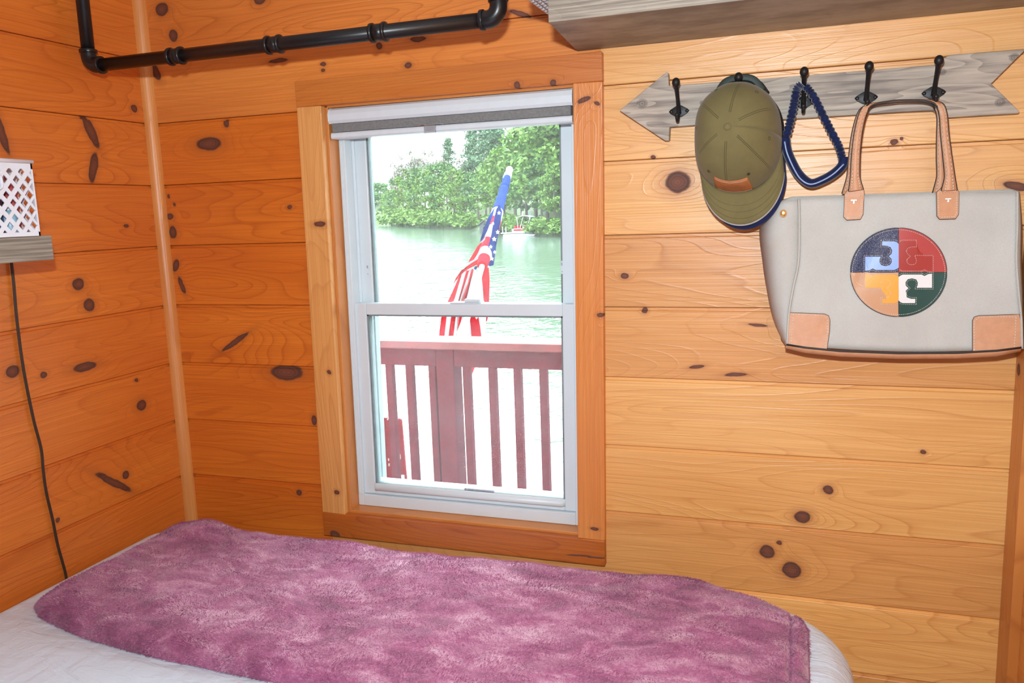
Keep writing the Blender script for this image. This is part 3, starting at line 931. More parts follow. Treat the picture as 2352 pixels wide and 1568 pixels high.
def build_cap(name, label, c0, apex, H, a, bu, bd, mats, brim_c, brim_a, brim_b, yb, detail, ytop):
    e = empty(name, (c0[0], yb, c0[1]), label, 'cap')
    nth, nr = 72, 26
    def dome(th, s, lift=0.0):
        rad = (1-s**2.5)**.52
        ct, st_ = math.cos(th), math.sin(th)
        b = bu if st_ > 0 else bd
        ex = .86
        x = a*math.copysign(abs(ct)**ex, ct)
        z = b*math.copysign(abs(st_)**ex, st_)
        k = s**1.1
        cx = c0[0]+(apex[0]-c0[0])*k; cz = c0[1]+(apex[1]-c0[1])*k
        pin = 1+.012*math.cos(6*(th-math.pi/2))*math.sin(math.pi*s)
        y = yb-H*s
        y -= lift
        return (cx+x*rad*pin*(1+lift*4), y, cz+z*rad*pin*(1+lift*4))
    P = [[dome(2*math.pi*k/nth, (j/nr)**.8) for k in range(nth+1)] for j in range(nr)]
    g = B().grid(P)
    n0 = (nr-1)*(nth+1)
    g.v.append((apex[0], yb-H, apex[1]))
    for k in range(nth):
        g.f.append((n0+k, n0+k+1, len(g.v)-1))
    o = g.build('crown', mats['crown'], e, True)
    solidify(o, .0022, 1)
    # brim
    nb, mb = 40, 10
    P = []
    for i in range(nb+1):
        u = -1+2*i/nb
        th = -math.pi/2+u*math.radians(86)
        ix, iy, iz = dome(th, .04)
        ox = brim_c[0]+brim_a*math.sin(u*math.pi/2); oz = brim_c[1]-brim_b*math.cos(u*math.pi/2)
        row = []
        for j in range(mb+1):
            t = j/mb
            x = ix+(ox-ix)*t; z = iz+(oz-iz)*t
            y = yb-.004-.030*(1-u*u)*math.sin(math.pi*.5*(.35+.65*t))+.004*t
            row.append((x, y, z))
        P.append(row)
    bo = B().grid(P).build('brim', mats['brim'], e, True)
    solidify(bo, .0032, 0)
    edge = [(r[-1][0], r[-1][1], r[-1][2]) for r in P]
    B().tube(edge, .0022, 8).build('brim_edge', mats['edge'], bo, True)
    if detail:
        for j in (4, 6, 8):
            B().tube([(r[j][0], r[j][1]-.0015, r[j][2]) for r in P[2:-2]], .0004, 4).build('stitch_line', M['olive_seam'], bo, True)
        for q in range(6):
            th = math.pi/2+math.pi/3*q-.12
            for dth in (-.022, .022):
                B().tube([dome(th+.75*dth/max(.16, (1-s**2.5)**.52), s, .0018) for s in [.04+.93*i/30 for i in range(31)]], .0009, 5).build('seam', M['olive_seam'], o, True)
        B().sphere((apex[0], yb-H-.001, apex[1]), (.0082, .0042, .0078), 20, 12).build('top_button', mats['crown'], e, True)
        for q in range(6):
            th = math.pi/2+math.pi/3*q+math.pi/6-.12
            s = .60
            cpt = dome(th, s, .0024)
            rg = []
            pa = np.array(dome(th+.05, s, .0024))-np.array(cpt); pb = np.array(dome(th, s+.03, .0024))-np.array(cpt)
            pa /= np.linalg.norm(pa); pb -= pa*(pa@pb); pb /= np.linalg.norm(pb)
            rg = [np.array(cpt)+.0034*(math.cos(2*math.pi*i/14)*pa+math.sin(2*math.pi*i/14)*pb) for i in range(14)]
            ey = B().tube(rg, .0011, 6, closed=True).build('eyelet', M['olive_seam'], e, True)
            B().add([tuple(np.array(cpt)+.0026*(math.cos(2*math.pi*i/14)*pa+math.sin(2*math.pi*i/14)*pb)) for i in range(14)], [tuple(range(14))]).build('eyelet_hole', M['edge_black'], ey)
        # leather patch on the front panels
        pw = .40
        def pp(u, v, l): return dome(-math.pi/2-.06+u*pw, .56-.44*v, l)
        P = [[pp(-1+2*i/16, j/6, .0034) for j in range(7)] for i in range(17)]
        pt = B().grid(P).build('leather_patch', M['patch'], e, True)
        solidify(pt, .0016, 0)
        for v_, l_ in ((.10, 1), (.90, 1)):
            B().tube([pp(-.93+1.86*i/20, v_, .0045) for i in range(21)], .0005, 5).build('patch_stitch', M['thread_tan'], pt, True)
        for v0, u0, u1, wd in ((.30, -.55, .55, .0008), (.42, -.6, .65, .0015), (.52, -.55, .7, .0016), (.62, -.5, .6, .0012), (.77, -.5, .5, .0007)):
            B().tube([pp(u0+(u1-u0)*i/16, v0+.03*math.sin(i*.5), .0043) for i in range(17)], [(wd*(.4+.6*math.sin(math.pi*(i+.5)/17)), .0004) for i in range(17)], 6).build('pressed_mark', M['patch_dark'], pt, True)
    # back strap that loops over the hook
    tp = [(c0[0]-.048, yb-.006, c0[1]+bu*.93), (c0[0]-.030, yb-.012, ytop-.006), (c0[0], yb-.015, ytop), (c0[0]+.030, yb-.012, ytop-.006), (c0[0]+.050, yb-.006, c0[1]+bu*.90)]
    B().tube(spline(tp, 24), (.0018, .0075), 10).build('back_strap', mats['strap'], e, True)
    return e
cc = at(1697, 325, 1, -.06); ca = at(1671, 291, 1, -.165); bc = at(1704, 400, 1, -.07)
M['strap_green'] = plain('dark_green_strap', (.03, .05, .045), .6)
build_cap('baseball_cap', 'olive green baseball cap with a brown leather patch hanging on the arrow board', (cc[0], cc[2]), (ca[0], ca[2]), .115,
          .0905, .118, .112, dict(crown=M['olive'], brim=M['olive'], edge=M['grey_edge'], strap=M['strap_green']), (bc[0], bc[2]), .0885, .112, -.050, True, cc[2]+.137)
bc2 = at(1712, 408, 1, -.05)
build_cap('baseball_cap', 'navy blue cap hung underneath the olive cap with only its brim edge showing', (cc[0]+.008, cc[2]+.002), (cc[0], cc[2]+.006), .075,
          .0865, .108, .100, dict(crown=M['black_mesh'], brim=M['navy_cap'], edge=M['navy_cap'], strap=M['black_mesh']), (bc2[0], bc2[2]), .086, .113, -.036, False, cc[2]+.130)

# ------------------------------------------------------------------ navy headband
hbk = empty('headband', (1.807, -.06, 1.62), 'navy velvet elastic headband with a pale blue stripe hanging on the arrow board', 'headband')
M['velvet'] = plain('navy_velvet', (.007, .015, .068), .8, spec=.2, nscale=70, var=.4, bmp=.2, sheen=.5)
M['pale_blue'] = plain('pale_blue_piping', (.33, .45, .72), .6)
def wp(x, y, d): return at(x, y, 1, d)
lft = spline([wp(1843, 193, -.062), wp(1831, 205, -.060), wp(1824, 240, -.056), wp(1815, 280, -.050), wp(1804, 322, -.044)], 190)
rgt = spline([wp(1934, 362, -.040), wp(1926, 335, -.044), wp(1908, 300, -.048), wp(1889, 262, -.053), wp(1869, 222, -.058), wp(1850, 197, -.062)], 210)
def scr(pts, base):
    rad = []
    n = len(pts)
    for i in range(n):
        s = abs(math.sin(i*math.pi/11.0+.5*math.sin(i*.13)))
        r = base*(.80+.30*s)
        rad.append((r*(1+.08*math.sin(i*.31)), r*.75))
    return rad
B().tube(lft, scr(lft, .0122), 12).build('gathered_elastic', M['velvet'], hbk, True)
B().tube(rgt, scr(rgt, .0112), 12).build('gathered_elastic', M['velvet'], hbk, True)
pad = spline([wp(1804, 318, -.046), wp(1808, 345, -.045), wp(1821, 377, -.044), wp(1838, 404, -.044), wp(1862, 421, -.044), wp(1890, 413, -.044), wp(1916, 398, -.044), wp(1934, 380, -.043), wp(1938, 360, -.043)], 60)
prad = [(.0125+.0045*math.sin(math.pi*min(1, (i+6)/60)), .0105) for i in range(60)]
B().tube(pad, prad, 16).build('padded_band', M['velvet'], hbk, True)
stp = [wp(1802, 325, -.0612), wp(1808, 352, -.0612), wp(1824, 388, -.0612), wp(1840, 412, -.0612), wp(1862, 423, -.0612), wp(1890, 414, -.0612), wp(1916, 398, -.0605), wp(1938, 377, -.057)]
B().tube(spline(stp, 50), (.0022, .0016), 8).build('stripe', M['pale_blue'], hbk, True)

# ------------------------------------------------------------------ tote bag
tote = empty('tote_bag', (2.02, -.06, 1.08), 'beige canvas tote bag with a round four colour patchwork emblem and tan leather handles', 'bag')
def canvas():
    m, nt, p = new_mat('beige_canvas')
    V = objco(nt)
    ck = nt.nodes.new('ShaderNodeTexChecker'); ck.inputs['Scale'].default_value = 620
    rt = nt.nodes.new('ShaderNodeVectorRotate'); rt.rotation_type = 'Y_AXIS'; rt.inputs['Angle'].default_value = .6
    nt.links.new(V, rt.inputs['Vector'])
    fl2 = vmul(nt, rt.outputs[0], (1, 0, 1))
    nt.links.new(vadd(nt, fl2, (0, .00031, 0)), ck.inputs['Vector'])
    n = noise(nt, V, 7, 3, .6)
    f = noise(nt, vmul(nt, V, (700, 700, 700)), 1, 2)
    base = mixc(nt, ramp(nt, n, [(.35, 0.0), (.7, 1.0)]), (.55, .56, .535), (.63, .64, .615))
    c = mixc(nt, mth(nt, 'MULTIPLY', ck.outputs['Fac'], .22), base, (.36, .31, .25))
    c = mixc(nt, ramp(nt, f, [(.35, .3), (.6, 0.0)]), c, (.42, .37, .30))
    st2 = noise(nt, vadd(nt, V, (4, 4, 4)), 11, 3, .5)
    c = mixc(nt, ramp(nt, st2, [(.62, 0.0), (.8, .25)]), c, (.48, .38, .22))
    nt.links.new(c, p.inputs['Base Color'])
    p.inputs['Roughness'].default_value = .9; p.inputs['Specular IOR Level'].default_value = .15
    bump(nt, mth(nt, 'ADD', f, ck.outputs['Fac']), .3, .0006, p)
    return m
M['canvas'] = canvas()
YT = -.075                   # front face of the bag
def fpt(x, y, d=YT): return at(x, y, 1, d)
# rows from top to bottom: z is taken from the pixel rows at the left and the right seam
NR, NC = 26, 48
seamL = spline([(1835, 457, 0), (1836, 520, 0), (1834, 600, 0), (1822, 660, 0), (1812, 720, 0), (1808, 792, 0)], NR)
seamR = spline([(2336, 440, 0), (2336, 520, 0), (2334, 600, 0), (2340, 680, 0), (2345, 730, 0), (2347, 800, 0)], NR)
gusL = spline([(1791, 464, 0), (1744, 515, 0), (1752, 600, 0), (1761, 670, 0), (1776, 735, 0), (1800, 787, 0)], NR)
gusL = spline([(1775, 468, 0), (1745, 520, 0), (1751, 600, 0), (1761, 670, 0), (1775, 735, 0), (1801, 790, 0)], NR)
def yfr(t, s):
    """depth of the front face; t 0 top - 1 bottom, s 0 left - 1 right"""
    y = YT+.018-.030*t-.010*math.sin(math.pi*s)*math.sin(math.pi*min(1, t*1.1))
    y += .0045*math.sin(9*s+3*t)*(1-.5*t)+.006*math.exp(-((s-.16-.20*(1-t))/.05)**2)*math.sin(math.pi*t)
    return y
FR = []
for i in range(NR):
    t = i/(NR-1)
    row = []
    for j in range(NC+1):
        s = j/NC
        px = seamL[i][0]+(seamR[i][0]-seamL[i][0])*s
        sag = (11*math.sin(math.pi*s)*t) + (-4*math.sin(math.pi*s)*(1-t))
        py = seamL[i][1]+(seamR[i][1]-seamL[i][1])*s+sag
        row.append(tuple(at(px, py, 1, yfr(t, s))))
    FR.append(row)
YBK = -.012
body = B()
full = []
for i in range(NR):
    t = i/(NR-1)
    row = list(FR[i])
    Rm = FR[i][-1]; Lm = FR[i][0]
    gl = at(gusL[i][0], gusL[i][1], 1, -.040)
    gout = np.array([gl[0], -.040, Lm[2]*.25+gl[2]*.75])
    mid = (np.array(Lm)+gout)/2+np.array([0, -.008, 0])
    gr = np.array([min(Rm[0]+.018*math.sin(math.pi*(.15+.75*t)), XR-.004-.0), -.040, Rm[2]])
    right = [tuple((np.array(Rm)+gr)/2+np.array([0, -.004, 0])), tuple(gr)]
    back = []
    for j in range(13):
        s = j/12
        x = (Rm[0]-.002)*(1-s)+(Lm[0]-.015)*s
        back.append((min(x, XR-.006), YBK, Rm[2]*(1-s)+Lm[2]*s+.006*(1-t)))
    row = row+right+back+[tuple(gout), tuple(mid)]
    full.append(row+[row[0]])
body.grid(full)
n = len(full[0])
body.f.append(tuple((NR-1)*n+j for j in range(n-1)))
tb_ = body.build('canvas_body', M['canvas'], tote, True)
solidify(tb_, .0025, -1)

def on_front(px, py, lift):
    """point on the bag's front seen at px,py, lifted towards the room"""
    best = None
    y = YT
    for _ in range(4):
        p = at(px, py, 1, y)
        t = min(max((p[2]-FR[0][NC//2][2])/(FR[-1][NC//2][2]-FR[0][NC//2][2]), 0), 1)
        i = int(t*(NR-1))
        s = min(max((p[0]-FR[i][0][0])/(FR[i][-1][0]-FR[i][0][0]), 0), 1)
        y = yfr(t, s)-lift
    return np.array(at(px, py, 1, y))

def patch_px(name, poly_px, lift, mat, parent, th=.002, nsub=6, edge=True):
    """flat shape laid over the front following its depth (fan from centroid, subdivided outline)"""
    out = []
    for i in range(len(poly_px)):
        a, b = np.array(poly_px[i], float), np.array(poly_px[(i+1) % len(poly_px)], float)
        m_ = max(1, int(np.linalg.norm(b-a)/14))
        for k in range(m_): out.append(a+(b-a)*k/m_)
    bm = bmesh.new()
    vs = [bm.verts.new(on_front(p[0], p[1], lift)) for p in out]
    bm.faces.new(vs)
    bmesh.ops.triangulate(bm, faces=bm.faces[:])
    for _ in range(2):
        lng = [e for e in bm.edges if e.calc_length() > .018]
        if not lng: break
        bmesh.ops.subdivide_edges(bm, edges=lng, cuts=2)
        bmesh.ops.triangulate(bm, faces=bm.faces[:])
    for w in bm.verts:
        q = np.array(w.co)-CAM
        w.co = on_front(1176+FPX*(q @ _r)/(q @ _f), 784-FPX*(q @ _u)/(q @ _f), lift)
    bm.verts.index_update()
    b = B().add([tuple(w.co) for w in bm.verts], [tuple(w.index for w in f.verts) for f in bm.faces])
    bm.free()
    o = b.build(name, mat, parent)
    solidify(o, th, 0)
    if edge:
        B().tube([on_front(p[0], p[1], lift) for p in out], .0011, 6, closed=True).build('painted_edge', M['edge_black'], o, True)
    return o
def stitches(path_px, lift, parent, mat, closed=False, step=6.5, ln=4.2, r=.0007, name='stitching'):
    b = B()
    P = [np.array(p, float) for p in path_px]
    if closed: P.append(P[0])
    acc = 0.0
    for a, c in zip(P[:-1], P[1:]):
        L = np.linalg.norm(c-a)
        if L < 1e-6: continue
        d = (c-a)/L
        s = -acc
        while s < L:
            q0 = a+d*max(s, 0); q1 = a+d*min(s+ln, L)
            if np.linalg.norm(q1-q0) > .8:
                b.tube([on_front(*q0, lift), on_front(*q1, lift)], r, 5)
            s += step
        acc = (L-(s-step)) % step if False else max(0.0, step-(s-L)) % step
    if b.v:
        return b.build(name, mat, parent, True, kind='stuff')
def inset(poly, d):
    c = np.mean(np.array(poly, float), axis=0)
    out = []
    n = len(poly)
    A = sum(poly[i][0]*poly[(i+1) % n][1]-poly[(i+1) % n][0]*poly[i][1] for i in range(n))
    sg = 1 if A > 0 else -1
    for i in range(n):
        p0, p1, p2 = (np.array(poly[k % n], float) for k in (i-1, i, i+1))
        e1 = (p1-p0)/(np.linalg.norm(p1-p0)+1e-9); e2 = (p2-p1)/(np.linalg.norm(p2-p1)+1e-9)
        n1 = np.array([-e1[1], e1[0]])*sg; n2 = np.array([-e2[1], e2[0]])*sg
        m_ = n1+n2; m_ = m_/(np.linalg.norm(m_)+1e-9)
        k = d/max(.5, m_ @ n1)
        out.append(p1+m_*k)
    return out

# corner patches
pl_ = [(1813, 718), (1893, 721), (1903, 725), (1906, 735), (1905, 760), (1899, 803), (1850, 797), (1809, 790)]
cpat = patch_px('corner_patch', pl_, .003, M['leather'], tote)
stitches([(1820, 722), (1892, 725), (1900, 732), (1901, 760), (1895, 800)], .0048, cpat, M['thread_white'])
stitches([(1822, 722), (1817, 790)], .0048, cpat, M['thread_white'])
pr_ = [(2234, 736), (2238, 728), (2248, 725), (2341, 722), (2345, 745), (2345, 796), (2300, 804), (2234, 808)]
cpat = patch_px('corner_patch', pr_, .003, M['leather'], tote)
stitches([(2238, 805), (2238, 738), (2248, 729), (2338, 727)], .0048, cpat, M['thread_white'])
stitches([(2334, 728), (2330, 797)], .0048, cpat, M['thread_white'])
# leather base strip with black piping
top_e = [(1806, 791), (1850, 798), (1930, 806), (2064, 811), (2200, 810), (2290, 805), (2346, 798)]
P = []
for i, (x, y) in enumerate(top_e):
    a = np.array(on_front(x, y, .003))
    b_ = a+np.array([-.003*(i == 0), .006, -.0125+.004*(i in (0, 6))]); c_ = b_+np.array([0, .05, -.003])
    P.append([tuple(a+np.array([0, .002, .001])), tuple(a), tuple(b_), tuple(c_)])
bs = B().grid(P).build('base_strip', M['leather'], tote, True); solidify(bs, .002, 0)
B().tube([on_front(x, y, .0045) for x, y in top_e], .0022, 8).build('base_piping', M['edge_black'], bs, True)
# piped seams
for sm in (seamL, seamR):
    pts = []
    for i, q in enumerate(sm):
        pts.append(np.array(FR[i][0 if sm is seamL else -1])+np.array([0, -.002, 0]))
    B().tube(pts, .0028, 8).build('piped_seam', M['canvas'], tote, True)
    b = B()
    pp_ = spline(pts, 220)
    for i in range(0, 218, 2):
        b.tube([pp_[i]+np.array([-.002, -.0022, 0]), pp_[i+1]+np.array([.002, -.0022, 0])], .0005, 4)
    b.build('overlock_stitch', M['thread_tan'], tote, True, kind='stuff')
# snap on the gusset
g0 = at(1799, 490, 1, -.058)
sb = B().sphere(tuple(g0), (.0078, .0035, .0085), 20, 10).build('snap', M['brass'], tote, True)
B().tube([g0+np.array([.0068*math.cos(a), -.0022, .0078*math.sin(a)]) for a in np.linspace(0, 2*math.pi, 20, endpoint=False)], .0012, 6, closed=True).build('snap_rim', M['leather'], sb, True)

# handles: tabs and straps
tabL = [(1940, 447), (1947, 437), (1958, 425), (1976, 425), (1984, 437), (1984, 448), (1982, 492), (1976, 503), (1945, 505), (1938, 498)]
tabR = [(2151, 442), (2160, 434), (2168, 424), (2188, 424), (2197, 433), (2202, 441), (2201, 492), (2194, 502), (2158, 503), (2152, 496)]
for tp_, cen in ((tabL, (1961, 461)), (tabR, (2178, 458))):
    t_ = patch_px('handle_tab', tp_, .006, M['leather'], tote, th=.003)
    stitches(inset(tp_, 4.5), .0082, t_, M['thread_white'], True, step=5.5, ln=3.4)
    q = on_front(cen[0], cen[1], .0085)
    b = B().box(q[0]-.006, q[0]+.006, q[1]-.0008, q[1]+.0006, q[2]-.0002, q[2]+.0026, .0004).box(q[0]-.0016, q[0]+.0016, q[1]-.0008, q[1]+.0006, q[2]-.0058, q[2]-.0002, .0004)
    b.build('metal_mark', M['chrome'], t_)
def strap(pts, widths, mat, th=.0042, yoff=0.0):
    """flat strap: pts = (px, py, depth), widths in metres, lying across local x / along the path"""
    C = spline([at(x, y, 1, d) for x, y, d in pts], 70)
    Wd = np.interp(np.linspace(0, 1, 70), np.linspace(0, 1, len(widths)), widths)
    b = B(); ed = [[], []]
    rows = []
    for i, c in enumerate(C):
        t = C[min(i+1, 69)]-C[max(i-1, 0)]; t = t/np.linalg.norm(t)
        up = np.array([0, 1.0, 0])
        side = np.cross(t, up); side = side/np.linalg.norm(side)
        # turn over the hook: strap lies flat on top, so its width turns towards the room
        k = min(1.0, abs(t[2])*1.25)
        wv_ = side*k+np.array([0, 1.0, 0])*math.sqrt(max(0, 1-k*k))*.9
        if wv_[0] < 0: wv_ = wv_*np.array([1, 1, 1])
        nn = np.cross(t, wv_); nn = nn/np.linalg.norm(nn)
        w2 = Wd[i]/2
        A, Bp = c-wv_*w2, c+wv_*w2
        rows.append([tuple(A-nn*th/2), tuple(Bp-nn*th/2), tuple(Bp+nn*th/2), tuple(A+nn*th/2), tuple(A-nn*th/2)])
        ed[0].append(A); ed[1].append(Bp)
    b.grid(rows)
    o = b.build('handle', mat, tote, True)
    for e_ in ed:
        B().tube(e_, .0021, 6).build('painted_edge', M['edge_black'], o, True)
    sb2 = B()
    for e_, c_ in ((ed[0], 1), (ed[1], -1)):
        for i in range(0, 69):
            t = C[min(i+1, 69)]-C[i]; t = t/np.linalg.norm(t)
            if abs(t[2]) < .75: continue
            q = e_[i]*.80+(ed[1] if c_ == 1 else ed[0])[i]*.20+np.array([0, -.0030, 0])
            for kk_ in (0, .55):
                sb2.tube([q+t*.0062*kk_*2, q+t*(.0062*kk_*2+.0032)], .0006, 4)
    sb2.build('stitching', M['thread_white'], o, True, kind='stuff')
    return o
frontp = [(1966, 437, -.071), (1964, 405, -.072), (1966, 350, -.072), (1972, 300, -.070), (1983, 258, -.066), (2000, 241, -.062), (2040, 233, -.060), (2090, 230, -.060), (2130, 231, -.061), (2156, 240, -.063), (2166, 262, -.066), (2170, 310, -.070), (2176, 360, -.072), (2181, 405, -.072), (2180, 437, -.071)]
strap(frontp, [.028, .017, .015, .014, .013, .012, .012, .012, .012, .012, .013, .014, .015, .017, .028], M['leather'])
backp = [(1949, 446, -.040), (1955, 405, -.044), (1959, 350, -.048), (1966, 300, -.050), (1979, 258, -.050), (2000, 243, -.049), (2040, 237, -.048), (2090, 234, -.048), (2130, 235, -.048), (2152, 244, -.049), (2160, 268, -.050), (2160, 310, -.048), (2160, 360, -.046), (2162, 405, -.044), (2158, 444, -.040)]
strap(backp, [.026, .016, .014, .013, .012, .012, .012, .012, .012, .012, .012, .013, .014, .016, .026], M['leather'])

# round emblem
EC = np.array([2064.0, 625.0]); EX, EY = 110.5, 101.5
emb_cols = {'navy': (.012, .016, .075), 'red': srgb(178, 62, 58), 'tan': srgb(205, 155, 118), 'green': (.012, .060, .048),
            'sky': srgb(150, 182, 240), 'brick': srgb(165, 45, 36), 'amber': srgb(240, 170, 70), 'white': (.80, .80, .80)}
def patent(name, col, gl):
    m, nt, p = new_mat(name)
    V = objco(nt)
    n = noise(nt, V, 620 if gl else 90, 2, .6)
    p.inputs['Base Color'].default_value = (*col, 1)
    p.inputs['Roughness'].default_value = .22 if gl else .42
    p.inputs['Specular IOR Level'].default_value = .6 if gl else .4
    bump(nt, n, .75 if gl else .12, .0012 if gl else .0008, p)
    return m
EM = {k: patent('emblem_'+k+'_leather', c, k == 'navy') for k, c in emb_cols.items()}
emb = None
def quad_arc(a0, a1, n=22):
    return [(EC[0], EC[1])]+[(EC[0]+EX*math.cos(math.radians(a0+(a1-a0)*i/n)), EC[1]-EY*math.sin(math.radians(a0+(a1-a0)*i/n))) for i in range(n+1)]
Tz = [(918, 872), (938, 858), (970, 842), (1215, 842), (1250, 861), (1300, 836), (1348, 830), (1348, 1012), (1150, 1012), (1162, 980), (1165, 945), (1145, 905), (1090, 890),
      (1035, 902), (1006, 942), (1010, 985), (1045, 1018), (1010, 1050), (1000, 1090), (1022, 1135), (1080, 1155), (1132, 1155), (1130, 1210), (970, 1210), (940, 1197), (918, 1175)]
Tn = [((x-918)/620.0, (y-812)/570.0) for x, y in Tz]
quads = [('navy', 90, 180, -1, -1, 'sky'), ('red', 0, 90, 1, -1, 'brick'), ('tan', 180, 270, -1, 1, 'amber'), ('green', 270, 360, 1, 1, 'white')]
for cn, a0, a1, sx, sy, tc in quads:
    q = quad_arc(a0, a1)
    qo = patch_px('emblem_quarter', q, .0022, EM[cn], tote, th=.0016)
    arc = [(EC[0]+(EX-4)*math.cos(math.radians(a0+(a1-a0)*i/30)), EC[1]-(EY-4)*math.sin(math.radians(a0+(a1-a0)*i/30))) for i in range(31)]
    stitches(arc, .0036, qo, M['thread_white'], step=4.6, ln=2.9, r=.0005)
    tp2 = [(EC[0]+sx*x*EX, EC[1]+sy*y*EY) for x, y in Tn]
    to = patch_px('emblem_inlay', tp2, .0028, EM[tc], qo, th=.0012, edge=False)
    ins = inset(tp2, -3.0)[1:-1]
    stitches(ins, .0036, qo, M['thread_white'], step=4.4, ln=2.7, r=.00045)

# ------------------------------------------------------------------ bed
bed = empty('bed', (.97, -1.1, 0), 'wide bed made up with a white crinkled quilt under the plank wall window', 'bed')
m_quilt, nt, p = new_mat('white_crinkled_quilt')
V = objco(nt)
q1 = noise(nt, vmul(nt, V, (7, 22, 5)), 1, 4, .6, .6)
q2 = noise(nt, vmul(nt, V, (30, 9, 20)), 1, 3, .6)
nt.links.new(mixc(nt, q1, (.62, .74, .87), (.70, .81, .92)), p.inputs['Base Color'])
p.inputs['Roughness'].default_value = .85; p.inputs['Sheen Weight'].default_value = .1
bump(nt, mth(nt, 'ADD', q1, mth(nt, 'MULTIPLY', q2, .5)), .8, .012, p)
def round_rect(x0, x1, y0, y1, radii, n=10):
    """counter-clockwise from the (x1,y1) corner; radii for (x1y1, x0y1, x0y0, x1y0)"""
    out = []
    for (cx, cy, a, r) in ((x1, y1, 0, radii[0]), (x0, y1, 90, radii[1]), (x0, y0, 180, radii[2]), (x1, y0, 270, radii[3])):
        ox = cx+(-r if cx == x1 else r); oy = cy+(-r if cy == y1 else r)
        for i in range(n+1):
            t = math.radians(a+90*i/n)
            out.append((ox+r*math.cos(t), oy+r*math.sin(t)))
    return out
def puffy(x0, x1, y0, y1, radii, z0, z1, er, name, mat, parent, seg=6, wob=0.0):
    base = round_rect(x0, x1, y0, y1, radii)
    c = ((x0+x1)/2, (y0+y1)/2)
    b = B(); n = len(base); rings = []
    def off(d):
        return round_rect(x0+d, x1-d, y0+d, y1-d, [max(r-d, .005) for r in radii])
    rings.append([(q[0], q[1], z0) for q in base])
    for i in range(seg+1):
        a = math.pi/2*i/seg
        d = er*(1-math.cos(a)); z = z1-er+er*math.sin(a)
        rings.append([(q[0], q[1], z) for q in off(d)])
    v = [q for r_ in rings for q in r_]
    f = []
    for i in range(len(rings)-1):
        for k in range(n):
            f.append((i*n+k, i*n+(k+1) % n, (i+1)*n+(k+1) % n, (i+1)*n+k))
    f.append(tuple((len(rings)-1)*n+k for k in range(n)))
    f.append(tuple(reversed(range(n))))
    b.add(v, f)
    return b.build(name, mat, parent, True)
BX0, BX1, BY1, BY0, BZ = .012, 1.925, -.155, -2.20, .572
B().box(.04, 1.88, BY0+.03, BY1-.03, 0.0, .25, .01).build('bed_base', plain('bed_base_fabric', (.12, .12, .13), .8), bed)
puffy(BX0+.02, BX1-.02, BY0+.02, BY1-.02, (.2, .06, .1, .1), .25, BZ-.012, .05, 'mattress', plain('mattress_ticking', (.75, .75, .76), .8), bed)
puffy(BX0, BX1, BY0, BY1, (.23, .08, .12, .12), .30, BZ, .075, 'quilt', m_quilt, bed)

# plush throw folded across the foot of the bed
thr = empty('throw_blanket', (.97, -.45, BZ), 'mauve plush throw blanket folded across the white bed', 'blanket')
m_plush, nt, p = new_mat('mauve_plush')
V = objco(nt)
n1 = noise(nt, vmul(nt, V, (9, 16, 9)), 1, 4, .62, .8)
n2 = noise(nt, V, 210, 2, .6)
c = ramp(nt, n1, [(.33, (.23, .05, .14)), (.50, (.45, .13, .28)), (.66, (.70, .39, .54))])  # light and dark sheen of the nap painted into the colour
c = mixc(nt, ramp(nt, n2, [(.35, .35), (.6, 0.0)]), c, (.26, .06, .15))
c = mixc(nt, ramp(nt, n2, [(.55, 0.0), (.75, .4)]), c, (.70, .42, .52))
nt.links.new(c, p.inputs['Base Color'])
p.inputs['Roughness'].default_value = .85; p.inputs['Specular IOR Level'].default_value = .2
p.inputs['Sheen Weight'].default_value = .4; p.inputs['Sheen Roughness'].default_value = .5
bump(nt, n2, .5, .003, p)
TX0, TX1 = .128, 1.838
def y_near(x):
    return float(np.interp(x, [.10, .18, .265, .384, .503, .674, .893, 1.3, 1.85], [-.655, -.705, -.731, -.756, -.770, -.779, -.785, -.80, -.82]))
def y_far(x):
    return float(np.interp(x, [.10, .15, .20, .33, .57, .91, 1.07, 1.40, 1.60, 1.64, 1.74, 1.815, 1.85], [-.20, -.185, -.178, -.192, -.200, -.205, -.195, -.182, -.188, -.206, -.245, -.288, -.33]))
from mathutils import noise as mn
def t_pt(u, v):
    x = TX0+(TX1-TX0)*u
    eu = max(0.0, 1-abs(2*u-1)**30)**.5
    ev = max(0.0, 1-abs(2*v-1)**12)**.5
    yn, yf_ = y_near(x), y_far(x)
    y = yn+(yf_-yn)*v
    # rounded plan corners at the left end
    h = .040+.012*mn.noise(Vector((x*4, y*5, 1.3)))+.006*mn.noise(Vector((x*13, y*15, 5.1)))
    h += .020*math.exp(-((x-.27)/.07)**2-((y+.27)/.07)**2)            # lump of the folded corner
    h += .006*math.exp(-((x-1.55)/.06)**2-((y+.24)/.04)**2)
    if x > 1.803: h += .006*math.exp(-((x-1.822)/.010)**2)
    h -= .014*math.exp(-((x-1.803)/.004)**2)
    return (x, y, BZ+.0006+max(.0015, h*eu*ev))
NU, NV = 260, 110
us = [.5-.5*math.cos(math.pi*i/NU) for i in range(NU+1)]
us = [.35*a+.65*i/NU for i, a in enumerate(us)]
vs_ = [.5-.5*math.cos(math.pi*i/NV) for i in range(NV+1)]
GP = [[t_pt(u, v) for v in vs_] for u in us]
bt = B().grid(GP)
n = NV+1
# underside
bot = len(bt.v)
ring = [i*n for i in range(NU+1)]+[NU*n+j for j in range(1, NV+1)]+[i*n+NV for i in range(NU-1, -1, -1)]+[j for j in range(NV-1, 0, -1)]
bt.f.append(tuple(ring))
tw = bt.build('folded_throw', m_plush, thr, True)
